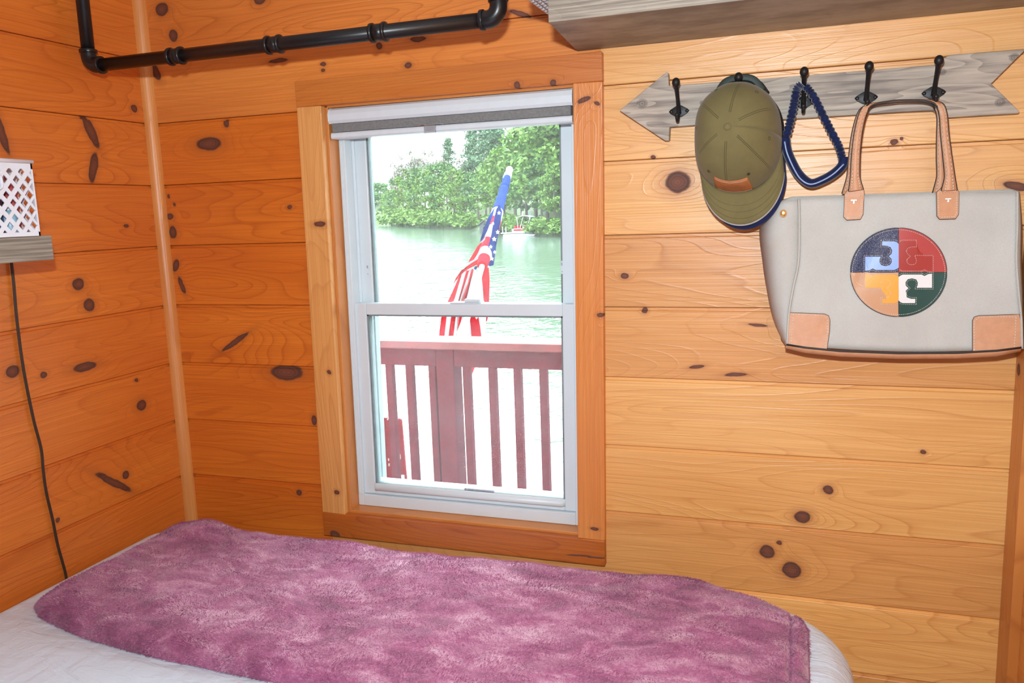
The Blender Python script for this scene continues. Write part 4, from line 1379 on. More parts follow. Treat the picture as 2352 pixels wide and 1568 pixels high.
# the pile: short fibres leaning with the nap
def pile(nb):
    A = np.array(GP)
    U = rng.random(nb)*(NU-1e-3); Vv = rng.random(nb)*(NV-1e-3)
    i = U.astype(int); j = Vv.astype(int); fu = (U-i)[:, None]; fv = (Vv-j)[:, None]
    P0 = A[i, j]*(1-fu)*(1-fv)+A[i+1, j]*fu*(1-fv)+A[i, j+1]*(1-fu)*fv+A[i+1, j+1]*fu*fv
    du = A[i+1, j]-A[i, j]; dv = A[i, j+1]-A[i, j]
    nn = np.cross(du, dv); nn /= (np.linalg.norm(nn, axis=1)[:, None]+1e-12)
    nn[nn[:, 2] < 0] *= -1
    ang = np.array([mn.noise(Vector((p_[0]*7, p_[1]*9, .3)))*5.0+mn.noise(Vector((p_[0]*22, p_[1]*25, 8.3)))*1.5 for p_ in P0])
    lean = np.stack([np.cos(ang-1.2), np.sin(ang-1.2), 0*ang], 1)
    jit = rng.normal(0, .35, (nb, 3))
    d = nn*.75+lean*.75+jit
    d /= np.linalg.norm(d, axis=1)[:, None]
    L = rng.uniform(.004, .0085, nb)[:, None]
    w = np.cross(d, rng.normal(0, 1, (nb, 3))); w /= np.linalg.norm(w, axis=1)[:, None]
    w *= rng.uniform(.0005, .0010, nb)[:, None]
    P0 = P0-nn*.001
    Vt = np.empty((nb, 3, 3)); Vt[:, 0] = P0-w; Vt[:, 1] = P0+w; Vt[:, 2] = P0+d*L
    org = np.array([.97, -.45, BZ])
    me = bpy.data.meshes.new('plush_pile')
    me.vertices.add(nb*3); me.loops.add(nb*3); me.polygons.add(nb)
    me.vertices.foreach_set('co', (Vt-org).reshape(-1).astype(np.float32))
    me.loops.foreach_set('vertex_index', np.arange(nb*3, dtype=np.int32))
    me.polygons.foreach_set('loop_start', np.arange(0, nb*3, 3, dtype=np.int32))
    me.update(calc_edges=True)
    me.materials.append(m_plush)
    o = bpy.data.objects.new('plush_pile', me); COL.objects.link(o)
    o.location = Vector(org)-world_loc(thr); o.parent = thr; o['kind'] = 'stuff'
pile(170000)

# ------------------------------------------------------------------ guessed ceiling lamp, added unseen behind the camera
lamp = empty('added_ceiling_lamp', (1.5, -3.2, ZC), 'added round white ceiling lamp with a metal base, out of view', 'lamp')
B().tube([(1.5, -3.2, ZC-.03), (1.5, -3.2, ZC)], .15, 32).build('lamp_base', M['chrome'], lamp)
m_glow, nt, p = new_mat('added_lamp_glass')
p.inputs['Base Color'].default_value = (.9, .88, .8, 1)
p.inputs['Emission Color'].default_value = (1.0, .9, .74, 1); p.inputs['Emission Strength'].default_value = ADDED_LAMP
B().sphere((1.5, -3.2, ZC-.04), (.14, .14, .07), 28, 14).build('lamp_shade', m_glow, lamp, True)

# ------------------------------------------------------------------ outside: deck and railing
m_maroon = plain('maroon_deck_stain', (.11, .012, .024), .8, spec=.15, nscale=25, var=.2, bmp=.2)
m_deck = plain('grey_deck_boards', (.28, .25, .22), .8, nscale=9)
deck = B()
dk = empty('deck', (.6, .7, -.10), kind='structure')
for i in range(7):
    yy = .14+.147*i
    B().box(-3.5, 3.8, yy, yy+.140, -.11, -.075, .003).build('deck_board', m_deck, dk)
B().box(-3.5, 3.8, .131, 1.16, -.35, -.112).build('deck_joist_rim', m_maroon, dk)
ev = B().add([(-4, .72, 2.62), (4.5, .72, 2.62), (4.5, -2.2, 3.9), (-4, -2.2, 3.9)], [(0, 1, 2, 3)]).add([(-4, -2.2, 3.9), (4.5, -2.2, 3.9), (4.5, -5.2, 2.62), (-4, -5.2, 2.62)], [(0, 1, 2, 3)])
ev = ev.build('roof', plain('shading_roof_boards', (.20, .12, .07), .8, nscale=6)); ev['kind'] = 'structure'; solidify(ev, .10, 1)  # unseen roof, its eave added to shade the railing and cut daylight
gb = B().prism([(-.12, 2.52), (2.39, 2.52), (2.39, 2.6), (-.12, 2.6)], .0, .13).build('trim_3', m_maroon); gb['kind'] = 'structure'
rl = empty('deck_railing', (.5, 1.06, -.075), 'maroon painted wooden deck railing outside the window', 'railing')
YR = 1.04
cap = B().box(-3.2, 3.6, YR-.045, YR+.115, .905, .938, .006).build('cap_rail', plain('pale_maroon_cap', (.20, .06, .075), .55, nscale=12, var=.25), rl)  # cap rail in a paler maroon than the posts
px0, px1 = .398, .476
for xa, xb in ((-3.2, px0-.0015), (px1+.0015, 3.6)):
    B().box(xa, xb, YR+.004, YR+.042, .826, .905, .003).build('top_rail', m_maroon, rl)
    B().box(xa, xb, YR+.004, YR+.042, .02, .10, .003).build('bottom_rail', m_maroon, rl)
for pxx in (px0, px0-1.83, px0+1.83):
    B().box(pxx, pxx+.078, YR, YR+.089, -.075, .905, .003).build('post', m_maroon, rl)
xsb = [.157-.1115*i for i in range(0, 12)]+[.2515, .358, .512]+[.625+.1085*i for i in range(0, 12)]
bme = None
HB = (.826-.10)/2
for x in xsb:
    if any(abs(x+.016-(pxx+.039)) < .05 for pxx in (px0-1.83, px0+1.83)): continue
    if bme is None:
        o = B().box(-.0155, .0155, -.0155, .0155, -HB, HB, .002).build('baluster', m_maroon, rl, origin=(0, 0, 0)); bme = o.data
    else:
        o = bpy.data.objects.new('baluster', bme); COL.objects.link(o); o.parent = rl
    o.location = Vector((x+.0155, YR+.0230, .463))-Vector(rl.location)
# red sign board tied behind the balusters
sg = empty('red_sign_board', (.12, 1.15, .3), 'red plastic board with white block marks tied behind the maroon railing', 'sign')
m_red = plain('red_plastic', (.26, .008, .015), .8, spec=.1)
ys = 1.125
tr_ = at(921, 962, 1, ys); br_ = at(937, 1150, 1, ys)
poly = [(tr_[0]-.30, tr_[2]), (tr_[0]-.012, tr_[2]), (tr_[0]-.003, tr_[2]-.003), (tr_[0], tr_[2]-.012), (br_[0], br_[2]), (br_[0]-.36, br_[2])]
B().prism(poly, ys, ys+.012).build('board', m_red, sg)
for (xa, ya, xb, yb2) in ((909, 1012, 917, 1022.5), (909, 1027, 914.5, 1037), (911, 1042.5, 920.5, 1054), (913, 1089, 930, 1110), (891, 1052, 894, 1058), (892, 1064, 895, 1070)):
    a = at(xa, ya, 1, ys-.001); b2 = at(xb, yb2, 1, ys-.001)
    B().box(a[0], b2[0], ys-.002, ys+.001, b2[2], a[2], .0004).build('white_mark', M['white_plastic'], sg)
tie = [at(x, y, 1, 1.075) for x, y in ((885, 955), (892, 957), (900, 952), (905, 949))]
tw_ = B().tube(spline(tie, 16), .0022, 6).tube(spline([at(890, 964, 1, 1.075), at(894, 957, 1, 1.075), at(899, 953, 1, 1.075)], 8), .0022, 6)
tw_.tube(spline([at(905, 949, 1, 1.075), at(912, 953, 1, 1.12), at(914, 965, 1, 1.122)], 8), .0022, 6)
tw_.build('tie_string', M['white_plastic'], sg, True)

# flag pole and flag
pb = np.array([.432, 1.165, .83]); ptip = at(1170, 390, 1, 2.6)
pole = empty('flag_pole', tuple(pb), 'white flag pole leaning out from the deck railing', 'flag pole')
m_pole = plain('white_pole_paint', (.80, .80, .78), .4, var=.03)
pd = ptip-pb
B().tube([pb, pb+pd*.47], .0135, 16).build('lower_tube', m_pole, pole, True)
B().tube([pb+pd*.45, pb+pd*.49], .0185, 16).build('joint_collar', m_pole, pole, True)
B().tube([pb+pd*.49, pb+pd*.985], .0125, 16).build('upper_tube', m_pole, pole, True)
B().sphere(tuple(ptip), .021, 16, 10).build('finial', m_pole, pole, True)
B().tube([pb+pd*.945, pb+pd*.97], .022, 16).build('end_collar', m_pole, pole, True)
bk_ = B().box(pb[0]-.03, pb[0]+.03, 1.131, 1.145, .80, .90, .003).tube([pb-pd*.01+np.array([0, -.012, -.01]), pb+pd*.06], .02, 14)
bk_.build('wall_bracket', m_pole, pole)
flag = empty('flag', tuple(pb+pd*.6), 'striped red and white flag with a blue starred corner draped on the white pole', 'flag')
f_red = plain('flag_red_nylon', (.40, .010, .022), .9, spec=.05); f_wht = plain('flag_white_nylon', (.60, .60, .63), .9, spec=.05); f_blu = plain('flag_blue_nylon', (.010, .030, .17), .9, spec=.05)
def pole_at(py):
    """point on the pole seen at the pixel row py"""
    lo, hi = 0.0, 1.0
    def row(t):
        p_ = pb+pd*t-CAM
        return 784-FPX*(p_ @ _u)/(p_ @ _f)
    for _ in range(40):
        m_ = (lo+hi)/2
        if row(m_) > py: lo = m_
        else: hi = m_
    return pb+pd*lo
# the flag wrapped round the upper pole: blue, then stripes
bands = [(402, 432, f_blu, 'canton', .020, .024), (432, 486, f_blu, 'canton', .024, .030), (486, 507, f_wht, 'stripe', .031, .034), (507, 528, f_red, 'stripe', .034, .035), (528, 556, f_wht, 'stripe', .035, .036),
         (556, 577, f_red, 'stripe', .035, .034), (577, 592, f_wht, 'stripe', .033, .031), (592, 611, f_red, 'stripe', .030, .026)]
for y0, y1, mt, nm, r0, r1 in bands:
    a, b2 = pole_at(y0), pole_at(y1)
    nn = 9
    pts = [a+(b2-a)*i/(nn-1) for i in range(nn)]
    B().tube(pts, [r0+(r1-r0)*i/(nn-1)+.0016*math.sin(i*2.1) for i in range(nn)], 20).build(nm, mt, flag, True)
for i, (ya, yb2) in enumerate(((408, 428), (432, 458), (455, 478))):     # folds spiralling over the blue
    pts = []
    for k in range(18):
        t = k/17; c_ = pole_at(ya+(yb2-ya)*t)
        a = -2.6+t*2.6
        pts.append(c_+np.array([math.cos(a), math.sin(a)*.5-.4, 0])*.0265)
    B().tube(pts, .004, 6).build('fold', f_blu, flag, True)
def cloth(nm, mt, px_poly, dep, lab=None):
    """a hanging fold: outline sampled at depth dep(px,py) with its own thickness"""
    n_ = len(px_poly)
    fr_, bk2 = [], []
    for x, y in px_poly:
        d = dep+.012*math.sin(x*.35)
        q = at(x, y, 1, d); fr_.append(tuple(q)); bk2.append((q[0], q[1]+.004, q[2]))
    f_ = [tuple(range(n_)), tuple(reversed(range(n_, 2*n_)))]+[(i, n_+i, n_+(i+1) % n_, (i+1) % n_) for i in range(n_)]
    return B().add(fr_+bk2, f_).build(nm, mt, flag)
cloth('canton', f_blu, [(1147, 470), (1153, 486), (1149, 510), (1144, 535), (1139, 565), (1136, 590), (1133, 609), (1120, 613), (1108, 612), (1113, 596), (1121, 570), (1128, 540), (1134, 505), (1140, 480)], 1.86)
cloth('canton', f_blu, [(1136, 476), (1130, 500), (1119, 530), (1108, 550), (1102, 556), (1110, 528), (1122, 498)], 1.93)
cloth('canton', f_blu, [(1096, 611), (1093, 620), (1088, 628), (1085, 634), (1086, 622), (1091, 612)], 1.84)
cloth('stripe', f_red, [(1106, 556), (1098, 580), (1088, 596), (1075, 603), (1085, 585), (1096, 566)], 1.90)
cloth('stripe', f_wht, [(1114, 545), (1108, 575), (1098, 595), (1082, 608), (1072, 611), (1088, 597), (1099, 580), (1106, 556)], 1.905)
cloth('stripe', f_red, [(1102, 592), (1098, 606), (1086, 612), (1068, 622), (1053, 636), (1046, 645), (1040, 655), (1046, 640), (1058, 622), (1080, 606)], 1.88)
# hanging stripes, left of the pole
lft_edges = [  # (top x at 628, mid x at 690, low x at 778)
    ('r', (1052, 640), (1030, 690), (1014, 722), (1007, 780), (1019, 780), (1025, 725), (1042, 690), (1060, 630)),
    ('w', (1060, 630), (1042, 690), (1025, 725), (1019, 780), (1029, 780), (1036, 725), (1052, 690), (1070, 622)),
    ('r', (1070, 622), (1057, 668), (1049, 690), (1036, 725), (1029, 780), (1040, 780), (1046, 725), (1056, 688), (1068, 650), (1077, 620)),
    ('w', (1077, 620), (1068, 650), (1056, 688), (1046, 725), (1040, 780), (1047, 782), (1054, 725), (1062, 690), (1074, 650), (1083, 618)),
    ('r', (1083, 618), (1074, 650), (1062, 690), (1054, 725), (1050, 760), (1058, 740), (1062, 722), (1071, 688), (1081, 645), (1087, 618)),
    ('w', (1087, 618), (1081, 645), (1071, 688), (1062, 725), (1056, 782), (1070, 784), (1078, 725), (1086, 690), (1094, 640), (1093, 620)),
]
for i, e_ in enumerate(lft_edges):
    cloth('stripe', f_red if e_[0] == 'r' else f_wht, list(e_[1:]), 1.80+.004*i)
cloth('stripe', f_wht, [(1098, 622), (1106, 616), (1109, 650), (1111, 690), (1108, 730), (1090, 782), (1070, 784), (1080, 725), (1092, 670)], 1.86)
cloth('stripe', f_red, [(1104, 617), (1122, 614), (1124, 640), (1123, 690), (1119, 735), (1116, 740), (1118, 700), (1111, 690), (1108, 650)], 1.845)
cloth('stripe', f_red, [(1078, 722), (1098, 722), (1103, 750), (1107, 782), (1104, 800), (1085, 800), (1081, 750)], 1.84)
cloth('stripe', f_wht, [(1098, 722), (1116, 722), (1114, 750), (1110, 784), (1104, 800), (1107, 782), (1103, 750)], 1.835)
cloth('stripe', f_red, [(1066, 760), (1072, 782), (1068, 800), (1055, 800), (1060, 780)], 1.83)
cloth('stripe', f_red, [(1082, 800), (1104, 800), (1090, 845), (1084, 858), (1079, 861), (1074, 850), (1078, 820)], 1.842)
cloth('stripe', f_wht, [(1104, 800), (1112, 798), (1100, 840), (1090, 858), (1084, 860), (1090, 845)], 1.838)
for sx_, sy_, r_ in ((1146, 489, 5), (1143, 533, 5.5), (1135, 549, 6), (1127, 567, 5), (1136, 579, 4.5), (1129, 594, 6), (1132, 513, 4), (1122, 612, 3)):
    pts = []
    for k in range(10):
        a = math.pi/2+math.pi*k/5; rr = r_ if k % 2 == 0 else r_*.42
        pts.append((sx_+rr*math.cos(a), sy_-rr*math.sin(a)))
    n_ = 10
    q_ = [tuple(at(x, y, 1, 1.838)) for x, y in pts]
    B().add(q_+[(a[0], a[1]+.003, a[2]) for a in q_], [tuple(range(n_)), tuple(reversed(range(n_, 2*n_)))]+[(i, n_+i, n_+(i+1) % n_, (i+1) % n_) for i in range(n_)]).build('star', f_wht, flag)

# ------------------------------------------------------------------ lake
ZW = -2.0
m_lake, nt, p = new_mat('lake_water')
geo = nt.nodes.new('ShaderNodeNewGeometry')
w1 = noise(nt, vmul(nt, geo.outputs['Position'], (1.6, .9, 1)), 1, 3, .6)
w2 = noise(nt, vmul(nt, geo.outputs['Position'], (.35, .12, 1)), 1, 2, .5)
p.inputs['Base Color'].default_value = (.10, .145, .105, 1)
p.inputs['Roughness'].default_value = .08
p.inputs['IOR'].default_value = 1.33
bump(nt, mth(nt, 'ADD', w1, mth(nt, 'MULTIPLY', w2, 1.5)), .6, .13, p)
lk_ = B().add([(-900, .5, ZW), (500, .5, ZW), (500, 900, ZW), (-900, 900, ZW)], [(0, 1, 2, 3)]).build('lake', m_lake)
tag(lk_, 'calm lake water beyond the deck with tree reflections', 'water', kind='stuff')

# far shore: a wooded bank
shore = [(-420, 420), (-260, 330), (-146, 272), (-107, 219), (-84, 186.5), (-59.5, 153.5), (-46, 130), (-35, 108.5), (-27.5, 98.5), (-12, 92), (20, 84), (80, 70), (200, 40)]
bank = B(); P = []
nrm = []
for i, q in enumerate(shore):
    a = np.array(shore[max(i-1, 0)]); b2 = np.array(shore[min(i+1, len(shore)-1)])
    t = (b2-a)/np.linalg.norm(b2-a); nrm.append(np.array([-t[1], t[0]]))
for i, q in enumerate(shore):
    row = []
    for d, h in ((-.5, -.6), (1.0, .5), (3.5, 2.2), (8, 5.0), (20, 9.0), (60, 12.0), (160, 14.0)):
        v2 = np.array(q)+nrm[i]*d
        row.append((v2[0], v2[1], ZW+h))
    P.append(row)
m_bank = plain('wooded_bank', (.06, .085, .03), .9, nscale=.6, var=.4)
o = bank.grid(P).build('lakeshore_ground', m_bank, None, True); o['kind'] = 'structure'

def leaf_mat(name, col):
    m, nt, p = new_mat(name)
    V = objco(nt)
    n = noise(nt, V, .9, 3, .6)
    colr = mixc(nt, ramp(nt, n, [(.3, 0.0), (.7, 1.0)]), tuple(c_*.65 for c_ in col), tuple(c_*1.3 for c_ in col))
    nt.links.new(colr, p.inputs['Base Color'])
    p.inputs['Roughness'].default_value = .7
    p.inputs['Specular IOR Level'].default_value = .2
    return m
LM = [leaf_mat('fresh_green_leaves', (.12, .205, .045)), leaf_mat('mid_green_leaves', (.088, .165, .055)), leaf_mat('pine_needles', (.085, .145, .075)), leaf_mat('greyish_branches', (.20, .19, .15))]
m_bark = plain('tree_bark', (.09, .07, .055), .9, nscale=4, var=.3)
def leaves_mesh(name, centres, per, size, mat):
    """clusters of leaf quads around centres (x,y,z,rx,ry,rz)"""
    n_ = len(centres)*per
    C = np.repeat(np.array(centres), per, axis=0)
    g = rng.normal(0, 1, (n_, 3)); g /= np.linalg.norm(g, axis=1)[:, None]
    g *= (rng.random(n_)**(1/2.2))[:, None]
    Pc = C[:, :3]+g*C[:, 3:6]
    a = rng.normal(0, 1, (n_, 3)); a /= np.linalg.norm(a, axis=1)[:, None]
    b2 = np.cross(a, rng.normal(0, 1, (n_, 3))); b2 /= np.linalg.norm(b2, axis=1)[:, None]
    s = size*rng.uniform(.6, 1.3, n_)[:, None]
    Vt = np.empty((n_, 4, 3)); Vt[:, 0] = Pc-a*s; Vt[:, 1] = Pc+b2*s*.55; Vt[:, 2] = Pc+a*s; Vt[:, 3] = Pc-b2*s*.55
    me = bpy.data.meshes.new(name)
    me.vertices.add(n_*4); me.loops.add(n_*4); me.polygons.add(n_)
    me.vertices.foreach_set('co', Vt.reshape(-1).astype(np.float32))
    me.loops.foreach_set('vertex_index', np.arange(n_*4, dtype=np.int32))
    me.polygons.foreach_set('loop_start', np.arange(0, n_*4, 4, dtype=np.int32))
    me.update(calc_edges=True); me.materials.append(mat)
    return me
def trunk_mesh(name, h, r, branches):
    b = B().tube([(0, 0, -.8), (.05, 0, h*.4), (-.04, .05, h*.8), (0, 0, h*.97)], [r, r*.8, r*.4, r*.1], 8)
    for z, L, a, up in branches:
        b.tube([(0, 0, z), (L*.5*math.cos(a), L*.5*math.sin(a), z+up*.4), (L*math.cos(a), L*math.sin(a), z+up)], [r*.25, r*.15, r*.05], 5)
    me = bpy.data.meshes.new(name); me.from_pydata([tuple(map(float, q)) for q in b.v], [], b.f); me.update(); me.materials.append(m_bark)
    return me
variants = []
for k in range(3):        # leafy trees, unit height 12 m
    cen = []
    for i in range(34):
        z = random.uniform(2.2, 11.2); rr = 3.6*math.sin(math.pi*min(1, (z-.2)/12.2))**.7
        a = random.uniform(0, 6.283); d = rr*random.uniform(.25, .95)
        q = random.uniform(.9, 1.7)
        cen.append((d*math.cos(a), d*math.sin(a), z, q, q, q*.75))
    br2 = [(random.uniform(3, 8), random.uniform(1.5, 3), random.uniform(0, 6.28), random.uniform(.5, 2)) for _ in range(10)]
    variants.append((leaves_mesh('foliage', cen, 75, .30, LM[k % 2]), trunk_mesh('trunk', 11, .22, br2)))
for k in range(2):        # tall pines with layered boughs, 16 m
    cen = []; br2 = []
    for i in range(15):
        z = 4.0+.82*i
        R = 3.4*(1-(z-3)/14.5)+.5
        for j in range(5):
            a = random.uniform(0, 6.283); L = R*random.uniform(.6, 1.1)
            br2.append((z, L, a, .3))
            for d in (.3, .62, .95):
                cen.append((L*d*math.cos(a), L*d*math.sin(a), z+.3*d+random.uniform(-.35, .35), 1.0, 1.0, .38))
    variants.append((leaves_mesh('foliage', cen, 20, .26, LM[2]), trunk_mesh('trunk', 16.4, .20, br2)))
cen = []; br2 = []
for i in range(26):       # thin, half bare trees, 13 m
    z = random.uniform(4, 12.6); a = random.uniform(0, 6.283); d = random.uniform(.3, 2.0)
    cen.append((d*math.cos(a), d*math.sin(a), z, 1.0, 1.0, .7)); br2.append((z-.5, d, a, .5))
variants.append((leaves_mesh('foliage', cen, 70, .22, LM[3]), trunk_mesh('trunk', 13, .16, br2)))
cen = []
for i in range(14):       # low bushes at the water's edge
    a = random.uniform(0, 6.283); d = random.uniform(0, 1.8)
    cen.append((d*math.cos(a), d*math.sin(a), random.uniform(.5, 2.2), 1.0, 1.0, .8))
variants.append((leaves_mesh('foliage', cen, 70, .24, LM[0]), trunk_mesh('trunk', 2.2, .06, [])))
KIND = [('leafy_tree', 'bushy green leafy tree on the far lakeshore', 'leafy trees across the lake')]*3+[('pine_tree', 'tall dark pine tree rising above the far lakeshore', 'pine trees across the lake')]*2 + \
       [('bare_tree', 'thin greyish half bare tree on the far lakeshore', 'thin trees across the lake'), ('shore_bush', 'low green bush at the edge of the lake water', 'bushes along the lakeshore')]
def shore_pt(px, back):
    """ground point behind the shoreline along the view column px"""
    d = _f+(px-1176)/FPX*_r-(530-784)/FPX*_u
    d2 = np.array([d[0], d[1]]); d2 /= np.linalg.norm(d2)
    c2 = CAM[:2]
    for i in range(len(shore)-1):
        a, b2 = np.array(shore[i]), np.array(shore[i+1])
        e = b2-a
        den = d2[0]*(-e[1])-d2[1]*(-e[0])
        if abs(den) < 1e-9: continue
        r_ = a-c2
        t = (r_[0]*(-e[1])-r_[1]*(-e[0]))/den
        s = (d2[0]*r_[1]-d2[1]*r_[0])/den
        if 0 <= s <= 1 and t > 0:
            return c2+d2*(t+back), t+back
    return c2+d2*(260+back), 260+back
OWN = {(880, 1): 'rounded green tree just behind the distant white house', (900, 0): 'light green tree beside the distant white house across the lake',
       (1100, 1): 'leafy green tree right behind the grey boathouse', (1128, 0): 'leafy green tree beside the grey boathouse',
       (1210, 1): 'leafy green tree behind the pontoon boat canopy', (1185, 0): 'taller leafy green tree behind the pontoon boat',
       (1245, 1): 'leafy green tree behind the banners on the dock', (1038, 3): 'slim dark pine standing apart from the other pines on the shore'}
def tree(px, back, var, hpx, wide=1.0):
    p_, dist = shore_pt(px, back)
    unit = [12, 12, 12, 16.4, 16.4, 13, 3][var]
    H = hpx/FPX*dist
    s = H/unit
    nm, lab, grp = KIND[var]
    lab = OWN.get((px, var), lab)
    z = ZW+(.3 if back < 3 else min(1.5+back*.1, 6))
    e = empty(nm, (p_[0], p_[1], z), lab, 'bush' if var == 6 else 'tree', grp)
    e.scale = (s*wide, s*wide, s); e.rotation_euler = (0, 0, random.uniform(0, 6.28))
    for me, n_ in ((variants[var][0], 'foliage'), (variants[var][1], 'trunk')):
        o = bpy.data.objects.new(n_, me); COL.objects.link(o); o.parent = e
TREES = [  # px column, metres behind the shore, variant, height in px
    (880, 20, 1, 75, 1.4), (900, 12, 0, 62, 1.4), (862, 30, 1, 70, 1.4), (840, 25, 0, 85, 1.4), (915, 8, 1, 95, 1.1), (930, 14, 5, 140, 1), (945, 10, 0, 110, 1.1), (955, 18, 5, 150, 1), (968, 9, 1, 118, 1.1), (980, 20, 5, 146, 1),
    (992, 8, 0, 112, 1.1), (1003, 20, 5, 142, 1), (1016, 9, 1, 128, 1.1), (1030, 18, 5, 138, 1), (1038, 22, 3, 165, .8), (1046, 7, 0, 112, 1.2), (1062, 14, 5, 130, 1), (1070, 8, 2, 108, 1.2), (1082, 20, 5, 140, .9),
    (1094, 16, 3, 200, .9), (1118, 20, 4, 205, 1), (1100, 7, 1, 110, 1.2), (1135, 16, 3, 195, 1.1), (1128, 9, 0, 130, 1.2), (1150, 22, 4, 200, 1.1), (1160, 8, 2, 150, 1.2), (1185, 14, 0, 175, 1.2), (1200, 20, 4, 205, 1.2), (1210, 6, 1, 150, 1.2),
    (1232, 14, 2, 215, 1.2), (1258, 9, 0, 225, 1.2), (1280, 16, 1, 245, 1.2), (1300, 8, 2, 250, 1.2), (1330, 12, 0, 260, 1.2), (1245, 5, 1, 150, 1.1), (1275, 4, 0, 130, 1.1), (820, 14, 1, 90, 1.3), (790, 18, 0, 100, 1.3)]
TREES += [(1365+42*i, 8+(i*7) % 13, i % 3, 255+(i*17) % 40, 1.3) for i in range(12)]+[(1380+90*i, 22, 3+i % 2, 300, 1.1) for i in range(5)]+[(560+45*i, 14+(i*5) % 12, i % 2, 95+(i*11) % 30, 1.3) for i in range(5)]
for t in TREES:
    tree(*t)
for px in list(range(900, 1092, 13))+[1132, 1142]+list(range(1150, 1340, 13)):
    tree(px+random.uniform(-4, 4), random.uniform(.8, 2.5), 6, random.uniform(28, 46), 1.5)

# boathouse
def box_px(name, xa, xb, ya, yb2, Y, dep, mat, parent, bev=.02):
    a = at(xa, ya, 1, Y); b2 = at(xb, yb2, 1, Y)
    return B().box(min(a[0], b2[0]), max(a[0], b2[0]), Y, Y+dep, min(a[2], b2[2]), max(a[2], b2[2]), bev).build(name, mat, parent)
Yb = 126.0
A = at(1101, 524, 1, Yb); Bq = at(1126, 500, 1, Yb)
bw = Bq[0]-A[0]; bh = Bq[2]-A[2]
bx_, bz_ = A[0], ZW-.2
bhs = empty('boathouse', (bx_+bw/2, Yb, ZW), 'small grey gabled boathouse with an arched opening at the water', 'boathouse')
m_grey = plain('grey_weathered_siding', (.075, .08, .085), .8, nscale=3); m_roof = plain('grey_shingle_roof', (.10, .105, .11), .8, nscale=5)
wallh = bh*.98+.2
arch = [(bx_+bw*.34, bz_)]+[(bx_+bw*.5-bw*.16*math.cos(math.pi*i/8), bz_+wallh*.50+wallh*.22*math.sin(math.pi*i/8)) for i in range(9)]+[(bx_+bw*.66, bz_)]
front = [(bx_, bz_), (bx_, bz_+wallh*.86), (bx_+bw/2, bz_+wallh*1.25), (bx_+bw, bz_+wallh*.86), (bx_+bw, bz_)]+arch[::-1]
B().prism(front, Yb, Yb+.15).build('front_wall', m_grey, bhs)
B().box(bx_, bx_+.15, Yb+.15, Yb+5, bz_, bz_+wallh*.86).build('side_wall', m_grey, bhs)
B().box(bx_+bw-.15, bx_+bw, Yb+.15, Yb+5, bz_, bz_+wallh*.86).build('side_wall', m_grey, bhs)
B().box(bx_, bx_+bw, Yb+4.85, Yb+5, bz_, bz_+wallh*.86).build('back_wall', m_grey, bhs)
for s_ in (0, 1):
    xe = bx_-.25 if s_ == 0 else bx_+bw+.25
    v = [(xe, Yb-.3, bz_+wallh*.82), (bx_+bw/2, Yb-.3, bz_+wallh*1.30), (bx_+bw/2, Yb+5.3, bz_+wallh*1.30), (xe, Yb+5.3, bz_+wallh*.82)]
    o = B().add(v, [(0, 1, 2, 3)]).build('roof_side', m_roof, bhs); solidify(o, .12, 0)

# pontoon boat
m_bw = plain('boat_white', (.60, .60, .60), .35); m_br = plain('boat_red_fabric', (.28, .012, .02), .8, spec=.1); m_al = plain('pontoon_aluminium', (.5, .52, .53), .35, metal=.8)
Yp = 92.0
ctr = at(1202, 542, 2, ZW)
a = at(1152, 542, 1, ctr[1]); b2 = at(1252, 542, 1, ctr[1])
Lb = (b2-a)[0]; bx_ = a[0]; yb_ = ctr[1]
boat = empty('pontoon_boat', (bx_+Lb/2, yb_, ZW), 'white pontoon boat with red seats and a canopy on the lake', 'boat')
u_ = Lb/100.0
for dy in (0, 1.8):
    B().tube([(bx_+4*u_, yb_+dy, ZW+.12), (bx_+8*u_, yb_+dy, ZW+.1), (bx_+92*u_, yb_+dy, ZW+.1), (bx_+99*u_, yb_+dy, ZW+.35)], [.12, .32, .32, .08], 12).build('pontoon', m_al, boat, True)
B().box(bx_, bx_+Lb, yb_-.3, yb_+2.1, ZW+.40, ZW+.52, .02).build('deck', m_bw, boat)
B().box(bx_+26*u_, bx_+96*u_, yb_-.28, yb_-.22, ZW+.52, ZW+1.05, .02).build('side_panel', m_bw, boat)
B().box(bx_+26*u_, bx_+96*u_, yb_+2.0, yb_+2.06, ZW+.52, ZW+1.05, .02).build('side_panel', m_bw, boat)
B().box(bx_+30*u_, bx_+90*u_, yb_-.31, yb_-.285, ZW+.72, ZW+.98, .01).build('red_stripe', m_br, boat)
B().box(bx_+30*u_, bx_+46*u_, yb_, yb_+1.6, ZW+.52, ZW+1.45, .06).build('seat', m_br, boat)
B().box(bx_+54*u_, bx_+76*u_, yb_, yb_+1.6, ZW+.52, ZW+1.45, .06).build('seat', m_br, boat)
B().box(bx_+47*u_, bx_+52*u_, yb_+.3, yb_+1.0, ZW+.52, ZW+1.5, .05).build('console', m_bw, boat)
cv = []
for i in range(9):
    t = i/8
    cv.append([(bx_+(36+34*t)*u_, yb_-.2+2.2*j, ZW+2.55+.22*math.sin(math.pi*t)) for j in (0, 1)])
o = B().grid(cv).build('canopy', m_bw, boat, True); solidify(o, .06, 0)
for xa, xb in ((38, 40), (68, 60), (52, 44)):
    for j in (0, 1):
        B().tube([(bx_+xa*u_, yb_-.2+2.2*j, ZW+2.55), (bx_+xb*u_, yb_-.2+2.2*j, ZW+1.0)], .035, 6).build('canopy_pole', m_bw, boat)
ob = B().box(bx_+22*u_, bx_+27*u_, yb_+.6, yb_+1.2, ZW-.1, ZW+.95, .08).build('outboard_motor', plain('black_outboard', (.02, .02, .02), .4), boat)
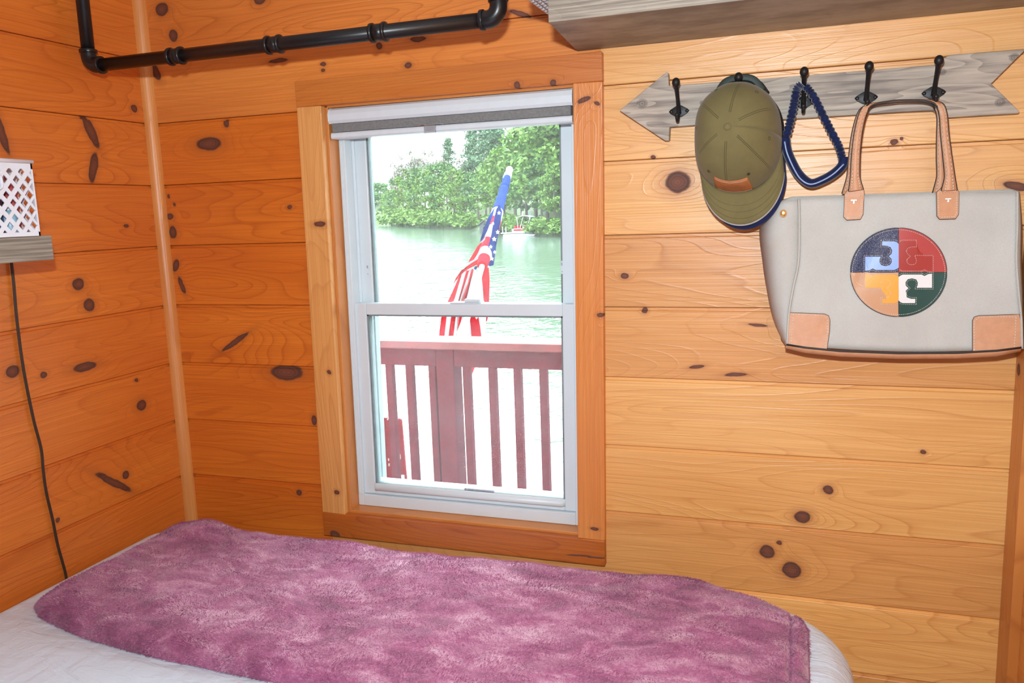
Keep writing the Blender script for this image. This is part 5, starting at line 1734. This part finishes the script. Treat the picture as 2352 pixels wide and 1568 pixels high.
for xx in (4, 12, 86, 96):
    B().box(bx_+xx*u_-.05, bx_+xx*u_+.05, yb_-.25, yb_-.15, ZW+.52, ZW+1.35, .01).build('rail_post', m_bw, boat)

# dock with feather banners
yd = yb_+7
dkk = empty('dock', (bx_+Lb*.8, yd, ZW), 'low wooden dock behind the pontoon boat', 'dock')
B().box(bx_+Lb*.3, bx_+Lb*1.6, yd, yd+1.4, ZW+.30, ZW+.42, .02).build('dock_planking', m_grey, dkk)
for i in range(5):
    x = bx_+Lb*(.32+.3*i)
    B().tube([(x, yd+.1, ZW-1.5), (x, yd+.1, ZW+.9)], .08, 8).build('piling', m_grey, dkk)
for (px, pt_, pb_, col, lab) in ((1200, 484, 510, (.70, .50, .50), 'pale hanging banner'), (1208.5, 474, 512, (.75, .30, .08), 'orange feather banner'), (1217, 486, 512, (.30, .52, .55), 'teal hanging banner')):
    ta = at(px-2.2, pt_, 1, yd+.6); tb2 = at(px+2.2, pb_, 1, yd+.6)
    e = empty('feather_banner', (ta[0], yd+.6, ZW+.42), lab+' on a pole at the dock', 'banner')
    xm = (ta[0]+tb2[0])/2
    B().tube([(tb2[0], yd+.62, ZW+.42), (tb2[0], yd+.62, ta[2]+.05)], .03, 6).build('banner_pole', m_bw, e)
    pol = [(ta[0], tb2[2]), (ta[0], ta[2]-.3), (xm, ta[2]), (tb2[0], ta[2]-.1), (tb2[0], tb2[2])]
    B().prism(pol, yd+.58, yd+.60).build('banner_cloth', plain('banner_cloth', col, .7), e)

# house across the water on the left
Yh = 300.0
h0 = at(866, 520, 1, Yh); h1 = at(898, 486, 1, Yh)
hs = empty('lake_house', (h0[0], Yh, ZW), 'distant white house among trees on the far left shore', 'house')
W_, H_ = h1[0]-h0[0], h1[2]-h0[2]
m_hw = plain('white_siding', (.7, .7, .7), .7, nscale=1)
g_ = [(h0[0], ZW), (h1[0], ZW), (h1[0], ZW+H_*.75), (h0[0]+W_/2, ZW+H_*1.1), (h0[0], ZW+H_*.75)]
B().prism(g_, Yh, Yh+6).build('wall', m_hw, hs)
for s_ in (0, 1):
    xe = h0[0]-.5 if s_ == 0 else h1[0]+.5
    v = [(xe, Yh-.5, ZW+H_*.70), (h0[0]+W_/2, Yh-.5, ZW+H_*1.14), (h0[0]+W_/2, Yh+6.5, ZW+H_*1.14), (xe, Yh+6.5, ZW+H_*.70)]
    o = B().add(v, [(0, 1, 2, 3)]).build('roof', m_roof, hs); solidify(o, .2, 0)
m_win = plain('dark_window_glass', (.05, .06, .07), .2)
for i in range(3):
    x = h0[0]+W_*(.15+.28*i)
    B().box(x, x+W_*.14, Yh-.05, Yh+.02, ZW+H_*.30, ZW+H_*.55).build('window', m_win, hs)
